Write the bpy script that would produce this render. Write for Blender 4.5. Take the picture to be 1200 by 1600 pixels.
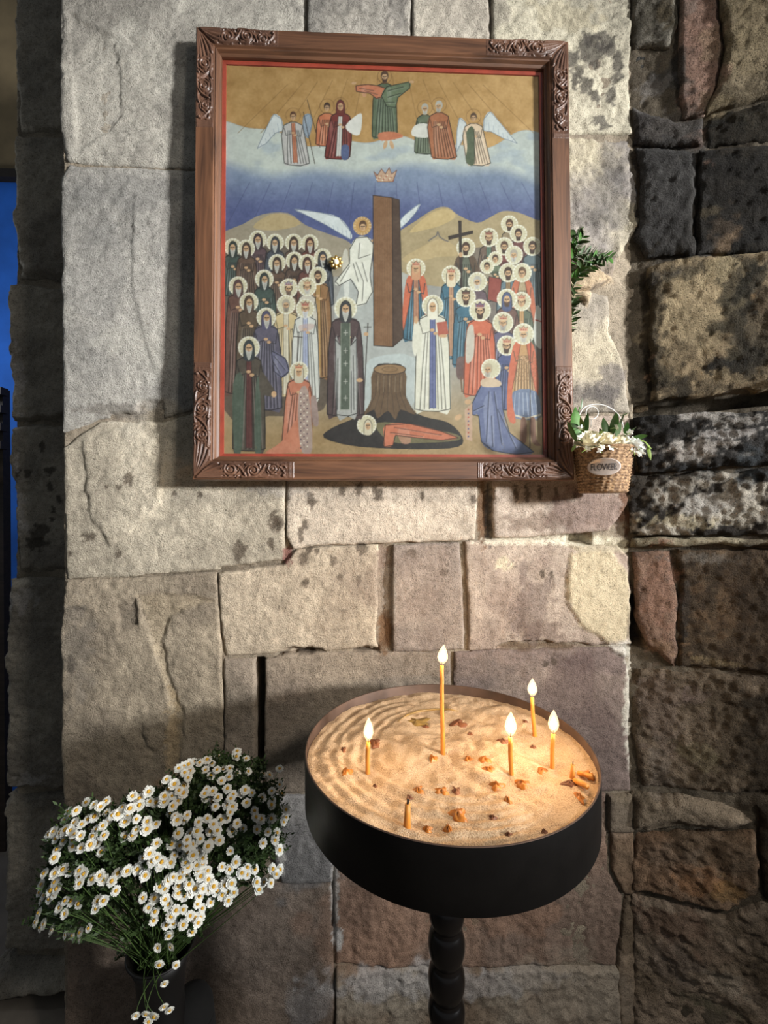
import bpy, bmesh, math, random
import numpy as np
from mathutils import Vector, Matrix

scene = bpy.context.scene
for _o in list(bpy.data.objects):
    bpy.data.objects.remove(_o)
COL = scene.collection
random.seed(7)
rng = np.random.default_rng(7)

# ------------------------------------------------------------------ camera
F, PITCH, YAW, ROLL = 681.6, -0.0051, 0.0374, -0.0016
CAM = np.array([0.0, 0.0, 1.5])
_cp, _sp, _cy, _sy = math.cos(PITCH), math.sin(PITCH), math.cos(YAW), math.sin(YAW)
FW = np.array([_sy * _cp, _cy * _cp, _sp]); RT0 = np.array([_cy, -_sy, 0.0]); UP0 = np.cross(RT0, FW)
RT = math.cos(ROLL) * RT0 + math.sin(ROLL) * UP0
UP = -math.sin(ROLL) * RT0 + math.cos(ROLL) * UP0
cam_d = bpy.data.cameras.new('camera'); cam = bpy.data.objects.new('camera', cam_d); COL.objects.link(cam)
cam_d.sensor_fit = 'HORIZONTAL'; cam_d.sensor_width = 36.0; cam_d.lens = F / 1200 * 36.0
cam_d.clip_start = 0.02; cam_d.clip_end = 60
cam.matrix_world = Matrix(((RT[0], UP[0], -FW[0], CAM[0]), (RT[1], UP[1], -FW[1], CAM[1]), (RT[2], UP[2], -FW[2], CAM[2]), (0, 0, 0, 1)))
scene.camera = cam

# ------------------------------------------------------------------ world, lights, exposure
scene.view_settings.view_transform = 'Standard'
scene.view_settings.look = 'None'
scene.view_settings.gamma = 1.0
scene.view_settings.use_curve_mapping = False
scene.view_settings.exposure = -0.12
world = bpy.data.worlds.new('world'); scene.world = world; world.use_nodes = True
bg = world.node_tree.nodes['Background']
bg.inputs[0].default_value = (0.86, 0.93, 1.0, 1); bg.inputs[1].default_value = 0.15

def area(name, loc, target, sx, sy, power, col, spread=180):
    l = bpy.data.lights.new(name, 'AREA'); l.shape = 'RECTANGLE'; l.size = sx; l.size_y = sy
    l.energy = power; l.color = col
    o = bpy.data.objects.new(name, l); COL.objects.link(o)
    o.location = loc; d = Vector(target) - Vector(loc)
    o.rotation_euler = d.to_track_quat('-Z', 'Y').to_euler(); l.spread = math.radians(spread)
    return o
area('window_daylight', (4.4, -1.85, 2.25), (-0.05, 1.1, 2.05), 0.38, 0.48, 38, (0.985, 0.995, 1.0), 40)
area('high_window_daylight', (1.75, -1.05, 3.1), (0.25, 0.95, 0.75), 0.30, 0.30, 13, (1.0, 0.94, 0.86), 95)

# ------------------------------------------------------------------ helpers
def lin(c):
    c = np.asarray(c, float) / 255.0
    return np.where(c <= 0.04045, c / 12.92, ((c + 0.055) / 1.055) ** 2.4)

def ray(u, v):
    u = np.asarray(u, float); v = np.asarray(v, float)
    return FW + ((u - 600) / F)[..., None] * RT - ((v - 800) / F)[..., None] * UP

def at_y(u, v, Y):
    d = ray(u, v); return CAM + d * (Y / d[..., 1])[..., None]

def at_z(u, v, Z):
    d = ray(u, v); return CAM + d * ((Z - CAM[2]) / d[..., 2])[..., None]

def z_at(x, y, v):
    """height of the point above (x, y) that shows at image row v"""
    lo, hi = -1.0, 4.0
    for _ in range(50):
        m = (lo + hi) / 2
        p = np.array([x, y, m]) - CAM
        if 800 - F * (p @ UP) / (p @ FW) > v: lo = m
        else: hi = m
    return (lo + hi) / 2

_P = np.random.default_rng(11).random((64, 4096))
def vnoise(x, y, seed=0):
    x = np.asarray(x, float) + seed * 17.31; y = np.asarray(y, float) + seed * 9.73
    xi = np.floor(x).astype(np.int64); yi = np.floor(y).astype(np.int64)
    fx = x - xi; fy = y - yi
    fx = fx * fx * (3 - 2 * fx); fy = fy * fy * (3 - 2 * fy)
    T = _P[seed % 64]
    h = lambda a, b: T[((a * 374761393 + b * 668265263) ^ (a * b * 1274126177 >> 7)) & 4095]
    return ((h(xi, yi) * (1 - fx) + h(xi + 1, yi) * fx) * (1 - fy) + (h(xi, yi + 1) * (1 - fx) + h(xi + 1, yi + 1) * fx) * fy) * 2 - 1

def fbm(x, y, o=4, seed=0):
    s = 0; a = 1.0; t = 0
    for k in range(o):
        s = s + a * vnoise(x * 2 ** k, y * 2 ** k, seed + k); t += a; a *= 0.5
    return s / t * 1.5

def sm(a, b, x):
    t = np.clip((x - a) / (b - a), 0, 1); return t * t * (3 - 2 * t)

def poly_sd(P, Q):
    """signed distance (inside > 0) of points Q to polygon P, and nearest boundary point"""
    n = len(Q); best = np.full(n, 1e9); near = np.zeros((n, 2)); ins = np.zeros(n, bool)
    for i in range(len(P)):
        a = P[i]; b = P[(i + 1) % len(P)]; ab = b - a
        L = ab @ ab
        if L < 1e-16: continue
        t = np.clip(((Q - a) @ ab) / L, 0, 1)
        c = a + t[:, None] * ab; d = ((Q - c) ** 2).sum(1)
        m = d < best; best[m] = d[m]; near[m] = c[m]
        cr = (a[1] > Q[:, 1]) != (b[1] > Q[:, 1])
        if abs(ab[1]) > 1e-12:
            ins ^= cr & (Q[:, 0] < a[0] + (Q[:, 1] - a[1]) / ab[1] * ab[0])
    d = np.sqrt(best)
    return np.where(ins, d, -d), near

def densify(P, step, jit, seed):
    out = []
    for i in range(len(P)):
        a = P[i]; b = P[(i + 1) % len(P)]; L = np.linalg.norm(b - a); n = max(1, int(L / step))
        for k in range(n):
            out.append(a + (b - a) * k / n)
    out = np.array(out)
    if jit:
        out[:, 0] += jit * fbm(out[:, 0] * 22, out[:, 1] * 22, 3, seed)
        out[:, 1] += jit * fbm(out[:, 0] * 22, out[:, 1] * 22, 3, seed + 5)
    return out

def mesh_obj(name, V, Fc, mat, parent=None, smooth=True, loc=None, col=None):
    V = np.asarray(V, np.float32).reshape(-1, 3)
    me = bpy.data.meshes.new(name)
    if isinstance(Fc, np.ndarray):
        nf, k = Fc.shape
        me.vertices.add(len(V)); me.vertices.foreach_set('co', V.ravel())
        me.loops.add(nf * k); me.loops.foreach_set('vertex_index', Fc.astype(np.int32).ravel())
        me.polygons.add(nf); me.polygons.foreach_set('loop_start', np.arange(0, nf * k, k, dtype=np.int32))
        me.polygons.foreach_set('loop_total', np.full(nf, k, np.int32))
        me.update(calc_edges=True)
    else:
        me.from_pydata([tuple(map(float, v)) for v in V], [], [tuple(f) for f in Fc])
        me.update()
    me.validate()
    if smooth:
        me.polygons.foreach_set('use_smooth', np.ones(len(me.polygons), bool))
    if col is not None:
        at = me.color_attributes.new('Col', 'FLOAT_COLOR', 'POINT')
        c = np.ones((len(V), 4), np.float32); c[:, :3] = col
        at.data.foreach_set('color', c.ravel())
    me.materials.append(mat)
    o = bpy.data.objects.new(name, me); COL.objects.link(o)
    if parent is not None: o.parent = parent
    if loc is not None: o.location = loc
    return o

def empty(name, loc=(0, 0, 0)):
    o = bpy.data.objects.new(name, None); COL.objects.link(o); o.location = loc
    o.empty_display_size = 0.02
    return o

def tag(o, label=None, cat=None, group=None, kind=None):
    if label: o['label'] = label
    if cat: o['category'] = cat
    if group: o['group'] = group
    if kind: o['kind'] = kind
    return o

class MB:
    """collects simple solids into one mesh"""
    def __init__(s): s.v = []; s.f = []
    def add(s, V, Fc):
        n = len(s.v); s.v += [tuple(map(float, p)) for p in V]; s.f += [tuple(i + n for i in f) for f in Fc]; return s
    def box(s, x0, x1, y0, y1, z0, z1):
        V = [(x, y, z) for x in (x0, x1) for y in (y0, y1) for z in (z0, z1)]
        return s.add(V, [(0, 1, 3, 2), (4, 6, 7, 5), (0, 4, 5, 1), (2, 3, 7, 6), (0, 2, 6, 4), (1, 5, 7, 3)])
    def tube(s, pts, r, n=6, cap=True):
        pts = [np.array(p, float) for p in pts]; m = len(pts)
        rr = r if hasattr(r, '__len__') else [r] * m
        t = pts[1] - pts[0]; t /= np.linalg.norm(t) + 1e-12
        u = np.cross(t, (0, 0, 1)); 
        if np.linalg.norm(u) < 1e-3: u = np.cross(t, (1, 0, 0))
        u /= np.linalg.norm(u); V = []
        for i in range(m):
            a = pts[max(0, i - 1)]; b = pts[min(m - 1, i + 1)]; t = b - a; t /= np.linalg.norm(t) + 1e-12
            u = u - t * (u @ t); u /= np.linalg.norm(u) + 1e-12; w = np.cross(t, u)
            for k in range(n):
                q = 2 * math.pi * k / n
                V.append(pts[i] + rr[i] * (math.cos(q) * u + math.sin(q) * w))
        Fc = [(i * n + k, i * n + (k + 1) % n, (i + 1) * n + (k + 1) % n, (i + 1) * n + k) for i in range(m - 1) for k in range(n)]
        if cap: Fc += [tuple(range(n))[::-1], tuple((m - 1) * n + k for k in range(n))]
        return s.add(V, Fc)
    def lathe(s, prof, n=32, cx=0, cy=0, closed=False):
        V = []; m = len(prof)
        for r, z in prof:
            for k in range(n):
                q = 2 * math.pi * k / n; V.append((cx + r * math.cos(q), cy + r * math.sin(q), z))
        Fc = [(i * n + k, i * n + (k + 1) % n, (i + 1) * n + (k + 1) % n, (i + 1) * n + k) for i in range(m - 1) for k in range(n)]
        if closed: Fc += [((m - 1) * n + k, (m - 1) * n + (k + 1) % n, (k + 1) % n, k) for k in range(n)]
        return s.add(V, Fc)
    def build(s, name, mat, parent=None, smooth=True, loc=None):
        return mesh_obj(name, s.v, s.f, mat, parent, smooth, loc)

# ------------------------------------------------------------------ materials
def mat_new(name):
    m = bpy.data.materials.new(name); m.use_nodes = True
    nt = m.node_tree; b = nt.nodes['Principled BSDF']
    return m, nt, b

def setin(b, k, v):
    if k in b.inputs: b.inputs[k].default_value = v

def plain(name, rgb, rough=0.6, metal=0.0, var=0.15, scale=60, bump=0.0, bscale=200, spec=0.5, bdist=0.002):
    m, nt, b = mat_new(name)
    geo = nt.nodes.new('ShaderNodeTexCoord')
    n = nt.nodes.new('ShaderNodeTexNoise'); n.inputs['Scale'].default_value = scale; n.inputs['Detail'].default_value = 4
    nt.links.new(geo.outputs['Object'], n.inputs['Vector'])
    r = nt.nodes.new('ShaderNodeValToRGB')
    c = lin(rgb); e = r.color_ramp.elements
    e[0].position = 0.3; e[1].position = 0.7
    e[0].color = (*(c * (1 - var)), 1); e[1].color = (*np.minimum(c * (1 + var), 1), 1)
    nt.links.new(n.outputs['Fac'], r.inputs['Fac']); nt.links.new(r.outputs['Color'], b.inputs['Base Color'])
    b.inputs['Roughness'].default_value = rough; b.inputs['Metallic'].default_value = metal
    setin(b, 'Specular IOR Level', spec)
    if bump:
        n2 = nt.nodes.new('ShaderNodeTexNoise'); n2.inputs['Scale'].default_value = bscale; n2.inputs['Detail'].default_value = 3
        nt.links.new(geo.outputs['Object'], n2.inputs['Vector'])
        bp = nt.nodes.new('ShaderNodeBump'); bp.inputs['Strength'].default_value = bump; bp.inputs['Distance'].default_value = bdist
        nt.links.new(n2.outputs['Fac'], bp.inputs['Height']); nt.links.new(bp.outputs['Normal'], b.inputs['Normal'])
    return m

def stone_mat(name, speck=0.45, bump=0.55, gl=0.94, fine=1.0):
    m, nt, b = mat_new(name); N = nt.nodes; L = nt.links
    at = N.new('ShaderNodeAttribute'); at.attribute_name = 'Col'
    g = N.new('ShaderNodeNewGeometry')
    def noise(sc, det, ro=0.6):
        n = N.new('ShaderNodeTexNoise'); n.inputs['Scale'].default_value = sc * fine; n.inputs['Detail'].default_value = det
        n.inputs['Roughness'].default_value = ro; L.new(g.outputs['Position'], n.inputs['Vector']); return n
    n1 = noise(90, 6, 0.75); n2 = noise(320, 2); 
    r1 = N.new('ShaderNodeMapRange'); r1.inputs[1].default_value = 0.3; r1.inputs[2].default_value = 0.7; r1.inputs[3].default_value = 1.38 * (1 - speck * 0.62); r1.inputs[4].default_value = 1.38 * (1 + speck * 0.5)
    L.new(n1.outputs['Fac'], r1.inputs[0])
    r2 = N.new('ShaderNodeMapRange'); r2.inputs[1].default_value = 0.35; r2.inputs[2].default_value = 0.45; r2.inputs[3].default_value = 1 - speck; r2.inputs[4].default_value = 1.0
    L.new(n2.outputs['Fac'], r2.inputs[0])
    mu = N.new('ShaderNodeMath'); mu.operation = 'MULTIPLY'; L.new(r1.outputs[0], mu.inputs[0]); L.new(r2.outputs[0], mu.inputs[1])
    mx = N.new('ShaderNodeMix'); mx.data_type = 'RGBA'; mx.blend_type = 'MULTIPLY'; mx.inputs['Factor'].default_value = 1
    L.new(at.outputs['Color'], mx.inputs['A']); L.new(mu.outputs[0], mx.inputs['B']); L.new(mx.outputs['Result'], b.inputs['Base Color'])
    b.inputs['Roughness'].default_value = gl; setin(b, 'Specular IOR Level', 0.2)
    n3 = noise(240, 5, 0.7)
    ad = N.new('ShaderNodeMath'); ad.operation = 'MULTIPLY_ADD'; ad.inputs[1].default_value = 0.5
    L.new(n2.outputs['Fac'], ad.inputs[0]); L.new(n3.outputs['Fac'], ad.inputs[2])
    bp = N.new('ShaderNodeBump'); bp.inputs['Strength'].default_value = bump; bp.inputs['Distance'].default_value = 0.006
    L.new(ad.outputs[0], bp.inputs['Height']); L.new(bp.outputs['Normal'], b.inputs['Normal'])
    return m

M_STONE = stone_mat('sandstone', 0.46, 0.6)
M_RUBBLE = stone_mat('rough_rubble_stone', 0.62, 0.8)
M_MORTAR = stone_mat('old_lime_mortar', 0.4, 0.8)

def wood_mat(name, c1, c2, rough=0.42, along='X', scale=1.0):
    m, nt, b = mat_new(name); N = nt.nodes; L = nt.links
    tc = N.new('ShaderNodeTexCoord'); mp = N.new('ShaderNodeMapping')
    s = {'X': (2.2, 34, 34), 'Z': (34, 34, 2.2)}[along]
    mp.inputs['Scale'].default_value = tuple(k * scale for k in s)
    L.new(tc.outputs['Object'], mp.inputs['Vector'])
    n = N.new('ShaderNodeTexNoise'); n.inputs['Scale'].default_value = 1.3; n.inputs['Detail'].default_value = 7; n.inputs['Roughness'].default_value = 0.62
    n.inputs['Distortion'].default_value = 0.9
    L.new(mp.outputs['Vector'], n.inputs['Vector'])
    r = N.new('ShaderNodeValToRGB'); e = r.color_ramp.elements
    e[0].position = 0.32; e[1].position = 0.66; e[0].color = (*lin(c1), 1); e[1].color = (*lin(c2), 1)
    L.new(n.outputs['Fac'], r.inputs['Fac']); L.new(r.outputs['Color'], b.inputs['Base Color'])
    b.inputs['Roughness'].default_value = rough
    bp = N.new('ShaderNodeBump'); bp.inputs['Strength'].default_value = 0.15; bp.inputs['Distance'].default_value = 0.001
    L.new(n.outputs['Fac'], bp.inputs['Height']); L.new(bp.outputs['Normal'], b.inputs['Normal'])
    return m

# ------------------------------------------------------------------ walls
class Wall:
    def __init__(s, O, T):
        s.O = np.array(O, float); s.T = np.array(T, float) / np.linalg.norm(T)
        s.N = np.cross(s.T, (0, 0, 1.0)); s.flakes = []; s.blobs = []; s.holes = []
    def ab(s, px):
        px = np.atleast_2d(np.asarray(px, float)); d = ray(px[:, 0], px[:, 1])
        t = ((s.O - CAM) @ s.N) / (d @ s.N); P = CAM + d * t[:, None]
        A = np.stack([(P - s.O) @ s.T, P[:, 2]], 1)
        A[px[:, 0] == 1330, 0] += 0.40                  # the masonry runs on past the frame: right, up, and down to the floor
        A[px[:, 1] <= -50, 1] += 0.40
        A[px[:, 1] >= 1700, 1] = 0.0
        return A
    def world(s, a, b, h):
        return s.O + a[:, None] * s.T + h[:, None] * s.N + np.stack([0 * b, 0 * b, b], 1)

YW = 1.125
WF = Wall((0, YW, 0), (1, 0, 0))
_c = at_y(np.array(985.0), np.array(800.0), YW)
ANG = math.radians(26)
WR = Wall((_c[0], YW, 0), (math.cos(ANG), -math.sin(ANG), 0))
WL = Wall((0, YW + 0.27, 0), (1, 0, 0))

def heightfield(P, h, hf, skirt):
    lo = np.floor(P.min(0) / h).astype(int) - 1; hi = np.ceil(P.max(0) / h).astype(int) + 1
    ga, gb = np.meshgrid(np.arange(lo[0], hi[0] + 1), np.arange(lo[1], hi[1] + 1), indexing='ij')
    Q = np.stack([ga.ravel() * h, gb.ravel() * h], 1)
    sd, near = poly_sd(P, Q)
    keep = sd > -0.8 * h
    Q = np.where((sd < 0)[:, None] & keep[:, None], near, Q)
    K = keep.reshape(ga.shape); idx = np.arange(K.size).reshape(K.shape)
    cell = K[:-1, :-1] & K[1:, :-1] & K[1:, 1:] & K[:-1, 1:]
    q = np.stack([idx[:-1, :-1][cell], idx[1:, :-1][cell], idx[1:, 1:][cell], idx[:-1, 1:][cell]], 1)
    used, inv = np.unique(q.ravel(), return_inverse=True); q = inv.reshape(-1, 4)
    Q = Q[used]; d = np.maximum(sd[used], 0)
    H = hf(Q[:, 0], Q[:, 1], d)
    if skirt:
        e = np.concatenate([q[:, [0, 1]], q[:, [1, 2]], q[:, [2, 3]], q[:, [3, 0]]])
        key = np.sort(e, 1); _, first, cnt = np.unique(key[:, 0].astype(np.int64) * 10 ** 7 + key[:, 1], return_index=True, return_counts=True)
        be = e[first[cnt == 1]]; bv, binv = np.unique(be.ravel(), return_inverse=True); binv = binv.reshape(-1, 2) + len(Q)
        q = np.concatenate([q, np.stack([be[:, 1], be[:, 0], binv[:, 0], binv[:, 1]], 1)])
        Q = np.concatenate([Q, Q[bv]]); d = np.concatenate([d, 0 * d[bv]]); H = np.concatenate([H, np.full(len(bv), -skirt)])
    return Q, H, d, q

def paint(wall, a, b, c):
    """stains, flakes and spots with shapes of their own"""
    Q = np.stack([a, b], 1)
    for poly, dh, rgb, mix, soft in wall.flakes:
        if rgb is None: continue
        lo = poly.min(0) - 0.03; hi = poly.max(0) + 0.03
        m = ((Q > lo) & (Q < hi)).all(1)
        if not m.any(): continue
        sd, _ = poly_sd(poly, Q[m] + 0.006 * np.stack([fbm(a[m] * 40, b[m] * 40, 3, 3), fbm(a[m] * 40, b[m] * 40, 3, 9)], 1))
        w = (sm(-soft, soft, sd) * mix)[:, None]
        c[m] = c[m] * (1 - w) + lin(rgb) * w
    for (ca, cb, ra, rb, rgb, mix, rough) in wall.blobs:
        m = (abs(a - ca) < ra * 1.8) & (abs(b - cb) < rb * 1.8)
        if not m.any(): continue
        f = 3.0 / min(ra, rb)
        r = np.sqrt(((a[m] - ca) / ra) ** 2 + ((b[m] - cb) / rb) ** 2) + rough * fbm(a[m] * f * 0.5, b[m] * f * 0.5, 4, int(abs(ca * 97 + cb * 31)) % 40)
        w = (sm(1.12, 0.72, r) * mix)[:, None]
        c[m] = c[m] * (1 - w) + lin(rgb) * w
    return c

def flake_h(wall, a, b):
    h = np.zeros(len(a)); Q = np.stack([a, b], 1)
    for poly, dh, rgb, mix, soft in wall.flakes:
        if not dh: continue
        lo = poly.min(0) - 0.03; hi = poly.max(0) + 0.03
        m = ((Q > lo) & (Q < hi)).all(1)
        if not m.any(): continue
        sd, _ = poly_sd(poly, Q[m] + 0.005 * np.stack([fbm(a[m] * 45, b[m] * 45, 3, 3), fbm(a[m] * 45, b[m] * 45, 3, 9)], 1))
        h[m] += dh * sm(-0.004, 0.004, sd)
    return h

_sid = [0]
def stone(wall, parent, px, rgb, rgb2=None, h0=0.0, amp=0.004, edge=0.009, drop=0.008, jit=0.003, res=0.0045, thr=0.0, spread=0.5, sc2=7.0,
          mat=None, tool=0.0, tilt=(0, 0), stretch=(1, 1), shrink=0.0004, fine=1.0, gain=1.0, cseed=None):
    _sid[0] += 1; sd0 = _sid[0] * 3 % 50
    P = wall.ab(px)
    c0 = P.mean(0); 
    P = densify(P, 0.012, jit, sd0)
    P = P + (c0 - P) / np.linalg.norm(c0 - P, axis=1)[:, None] * shrink
    def hf(a, b, d):
        e = 1 - sm(0, edge * (1 + 0.5 * fbm(a * 14, b * 14, 2, sd0)), d)
        h = h0 - drop * e ** 1.5 + tilt[0] * (a - c0[0]) + tilt[1] * (b - c0[1])
        h = h + amp * (fbm(a * 5 * stretch[0], b * 5 * stretch[1], 3, sd0 + 1) + fine * 0.38 * fbm(a * 26 * stretch[0], b * 26 * stretch[1], 3, sd0 + 2) + fine * 0.36 * fbm(a * 75, b * 75, 3, sd0 + 3))
        if tool: h = h + tool * np.maximum(0, vnoise(a * 26 + b * 9 + 3 * fbm(a * 4, b * 4, 2, sd0), b * 130 - a * 60, sd0 + 4)) * sm(-0.2, 0.3, fbm(a * 5, b * 5, 2, sd0 + 6))
        return h + flake_h(wall, a, b)
    Q, H, d, q = heightfield(P, res, hf, 0.055)
    a, b = Q[:, 0], Q[:, 1]
    c = np.tile(lin(rgb), (len(a), 1))
    c2 = lin(rgb2 if rgb2 is not None else np.array(rgb) * 0.78)
    cs = sd0 + 7 if cseed is None else cseed
    w = sm(-spread, spread, fbm(a * sc2 * stretch[0], b * sc2 * stretch[1], 6, cs) + (0.35 * fbm(a * 70, b * 70, 3, cs + 3) if cseed else 0) - thr)[:, None]
    c = c * (1 - w) + c2 * w
    c *= (1 + 0.13 * fbm(a * 40, b * 40, 3, sd0 + 9))[:, None]
    c = paint(wall, a, b, c) * gain
    W = wall.world(a, b, H); o0 = wall.world(c0[None, :1].ravel(), c0[None, 1:].ravel(), np.zeros(1))[0]
    return mesh_obj('stone', W - o0, q, mat or M_STONE, parent, True, o0, np.clip(c, 0.002, 0.95))

def backing(name, wall, px, rgb, depth, res, skirt):
    P = wall.ab(px)
    def hf(a, b, d):
        h = -depth + 0.0025 * fbm(a * 25, b * 25, 4, 21) + 0.002 * fbm(a * 90, b * 90, 2, 27)
        Q = np.stack([a, b], 1)
        for poly, dh in wall.holes:
            lo = poly.min(0) - 0.02; hi = poly.max(0) + 0.02; m = ((Q > lo) & (Q < hi)).all(1)
            if m.any():
                sd, _ = poly_sd(poly, Q[m]); h[m] += dh * sm(-0.004, 0.004, sd)
        return h
    Q, H, d, q = heightfield(P, res, hf, skirt)
    a, b = Q[:, 0], Q[:, 1]
    c = np.tile(lin(rgb), (len(a), 1)) * (1 + 0.35 * fbm(a * 18, b * 18, 4, 15))[:, None]
    c = paint(wall, a, b, c)
    o = mesh_obj(name, wall.world(a, b, H), q, M_MORTAR, None, True, None, np.clip(c, 0.002, 0.9))
    o['kind'] = 'structure'
    return o

def flake(wall, px, dh, rgb=None, mix=0.7, soft=0.006): wall.flakes.append((densify(wall.ab(px), 0.015, 0.002, 8), dh, rgb, mix, soft))
def blob(wall, u, v, ru, rv, rgb, mix=0.7, rough=0.5):
    p = wall.ab([(u, v), (u + ru, v), (u, v - rv)])
    wall.blobs.append((p[0, 0], p[0, 1], abs(p[1, 0] - p[0, 0]), abs(p[2, 1] - p[0, 1]), rgb, mix, rough))
def hole(wall, px, dh): wall.holes.append((wall.ab(px), dh))
# ------------------------------------------------------------------ the stone walls
# flaked and spalled faces, plaster patches (shapes traced on the wall, each with its own depth)
flake(WF, [(212, 932), (238, 926), (300, 930), (336, 938), (300, 948), (268, 962), (254, 1000), (262, 1050), (286, 1110), (284, 1170), (268, 1250), (256, 1225), (271, 1150), (262, 1080), (232, 985)], -0.006, (166, 150, 124), 0.4)
flake(WF, [(222, 1135), (252, 1118), (268, 1140), (258, 1165), (240, 1172), (228, 1160)], 0.006)
flake(WF, [(180, 950), (212, 935), (214, 975), (190, 990)], -0.007, (92, 84, 74), 0.5)
flake(WF, [(215, 625), (255, 627), (257, 655), (175, 656), (170, 648), (212, 645)], -0.009, (128, 112, 92), 0.4)
flake(WF, [(890, 862), (955, 860), (978, 890), (985, 960), (975, 1000), (950, 1004), (905, 975), (885, 940), (884, 905)], 0.007, (186, 172, 142), 0.8)
flake(WF, [(845, 455), (860, 425), (925, 415), (958, 440), (925, 452), (918, 478), (900, 462)], 0.014, (170, 150, 122), 0.8)
flake(WF, [(885, 850), (940, 838), (985, 845), (985, 862), (905, 862)], 0.006, (176, 166, 140), 0.6)
flake(WF, [(950, 1005), (985, 1000), (990, 1025), (960, 1020)], 0.008, (196, 190, 178), 0.8)
flake(WF, [(130, 690), (200, 665), (260, 700), (250, 790), (170, 850), (140, 800)], 0.005)
flake(WF, [(105, 20), (180, 60), (190, 180), (120, 240)], -0.004)
flake(WF, [(210, 300), (270, 320), (270, 560), (240, 580), (205, 440)], 0.003)
flake(WF, [(772, 1010), (800, 1004), (850, 1003), (922, 1008), (880, 1014), (800, 1016)], -0.022, (96, 78, 62), 0.8)
flake(WF, [(436, 1018), (455, 1013), (485, 1012), (506, 1018), (470, 1021)], -0.022, (60, 50, 42), 0.8)
flake(WF, [(552, 1016), (570, 1013), (591, 1016), (570, 1019)], -0.018, (60, 50, 42), 0.8)
flake(WF, [(888, 838), (905, 833), (926, 838), (920, 848), (896, 848)], -0.022, (70, 58, 46), 0.8)
flake(WF, [(176, 650), (256, 652), (254, 657), (176, 655)], -0.02, (60, 54, 46), 0.8)
flake(WF, [(345, 886), (442, 878), (442, 882), (345, 891)], -0.014, (70, 60, 50), 0.6)
for (u, v, ru, rv) in [(203, 748, 7, 9), (139, 839, 10, 7), (374, 862, 11, 15), (428, 812, 9, 15), (436, 820, 7, 11), (423, 850, 4, 9), (270, 771, 4, 4), (312, 772, 4, 4),
                       (187, 762, 4, 4), (183, 866, 4, 8), (168, 761, 3, 3), (108, 866, 3, 4), (112, 1040, 7, 12), (123, 950, 8, 5), (485, 782, 8, 10), (535, 768, 5, 8), (562, 765, 5, 9), (592, 772, 8, 12),
                       (476, 820, 5, 7), (470, 835, 4, 12), (484, 858, 5, 6), (495, 862, 4, 5), (565, 858, 9, 8), (476, 872, 8, 10), (520, 875, 5, 8), (643, 866, 8, 7), (694, 893, 6, 7), (532, 902, 4, 6),
                       (450, 780, 4, 4), (740, 780, 5, 7), (560, 905, 4, 8), (478, 910, 6, 6), (806, 770, 4, 12), (823, 772, 4, 12), (843, 770, 4, 10), (868, 778, 4, 14), (898, 772, 4, 8), (660, 775, 3, 7),
                       (847, 897, 4, 6), (860, 898, 4, 6), (852, 1037, 5, 5), (866, 1033, 5, 7)]:
    blob(WF, u, v, ru * 1.15, rv * 1.15, (72, 62, 52), 0.8, 0.5)
for (u, v, ru, rv) in [(945, 60, 14, 18), (930, 78, 30, 22), (905, 105, 12, 12), (930, 145, 10, 14), (957, 148, 8, 18), (940, 190, 14, 10), (915, 130, 12, 12), (893, 90, 12, 14), (968, 100, 10, 24), (922, 60, 14, 12), (900, 125, 8, 12)]:
    blob(WF, u, v, ru, rv, (62, 58, 54), 0.8, 0.7)
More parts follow.
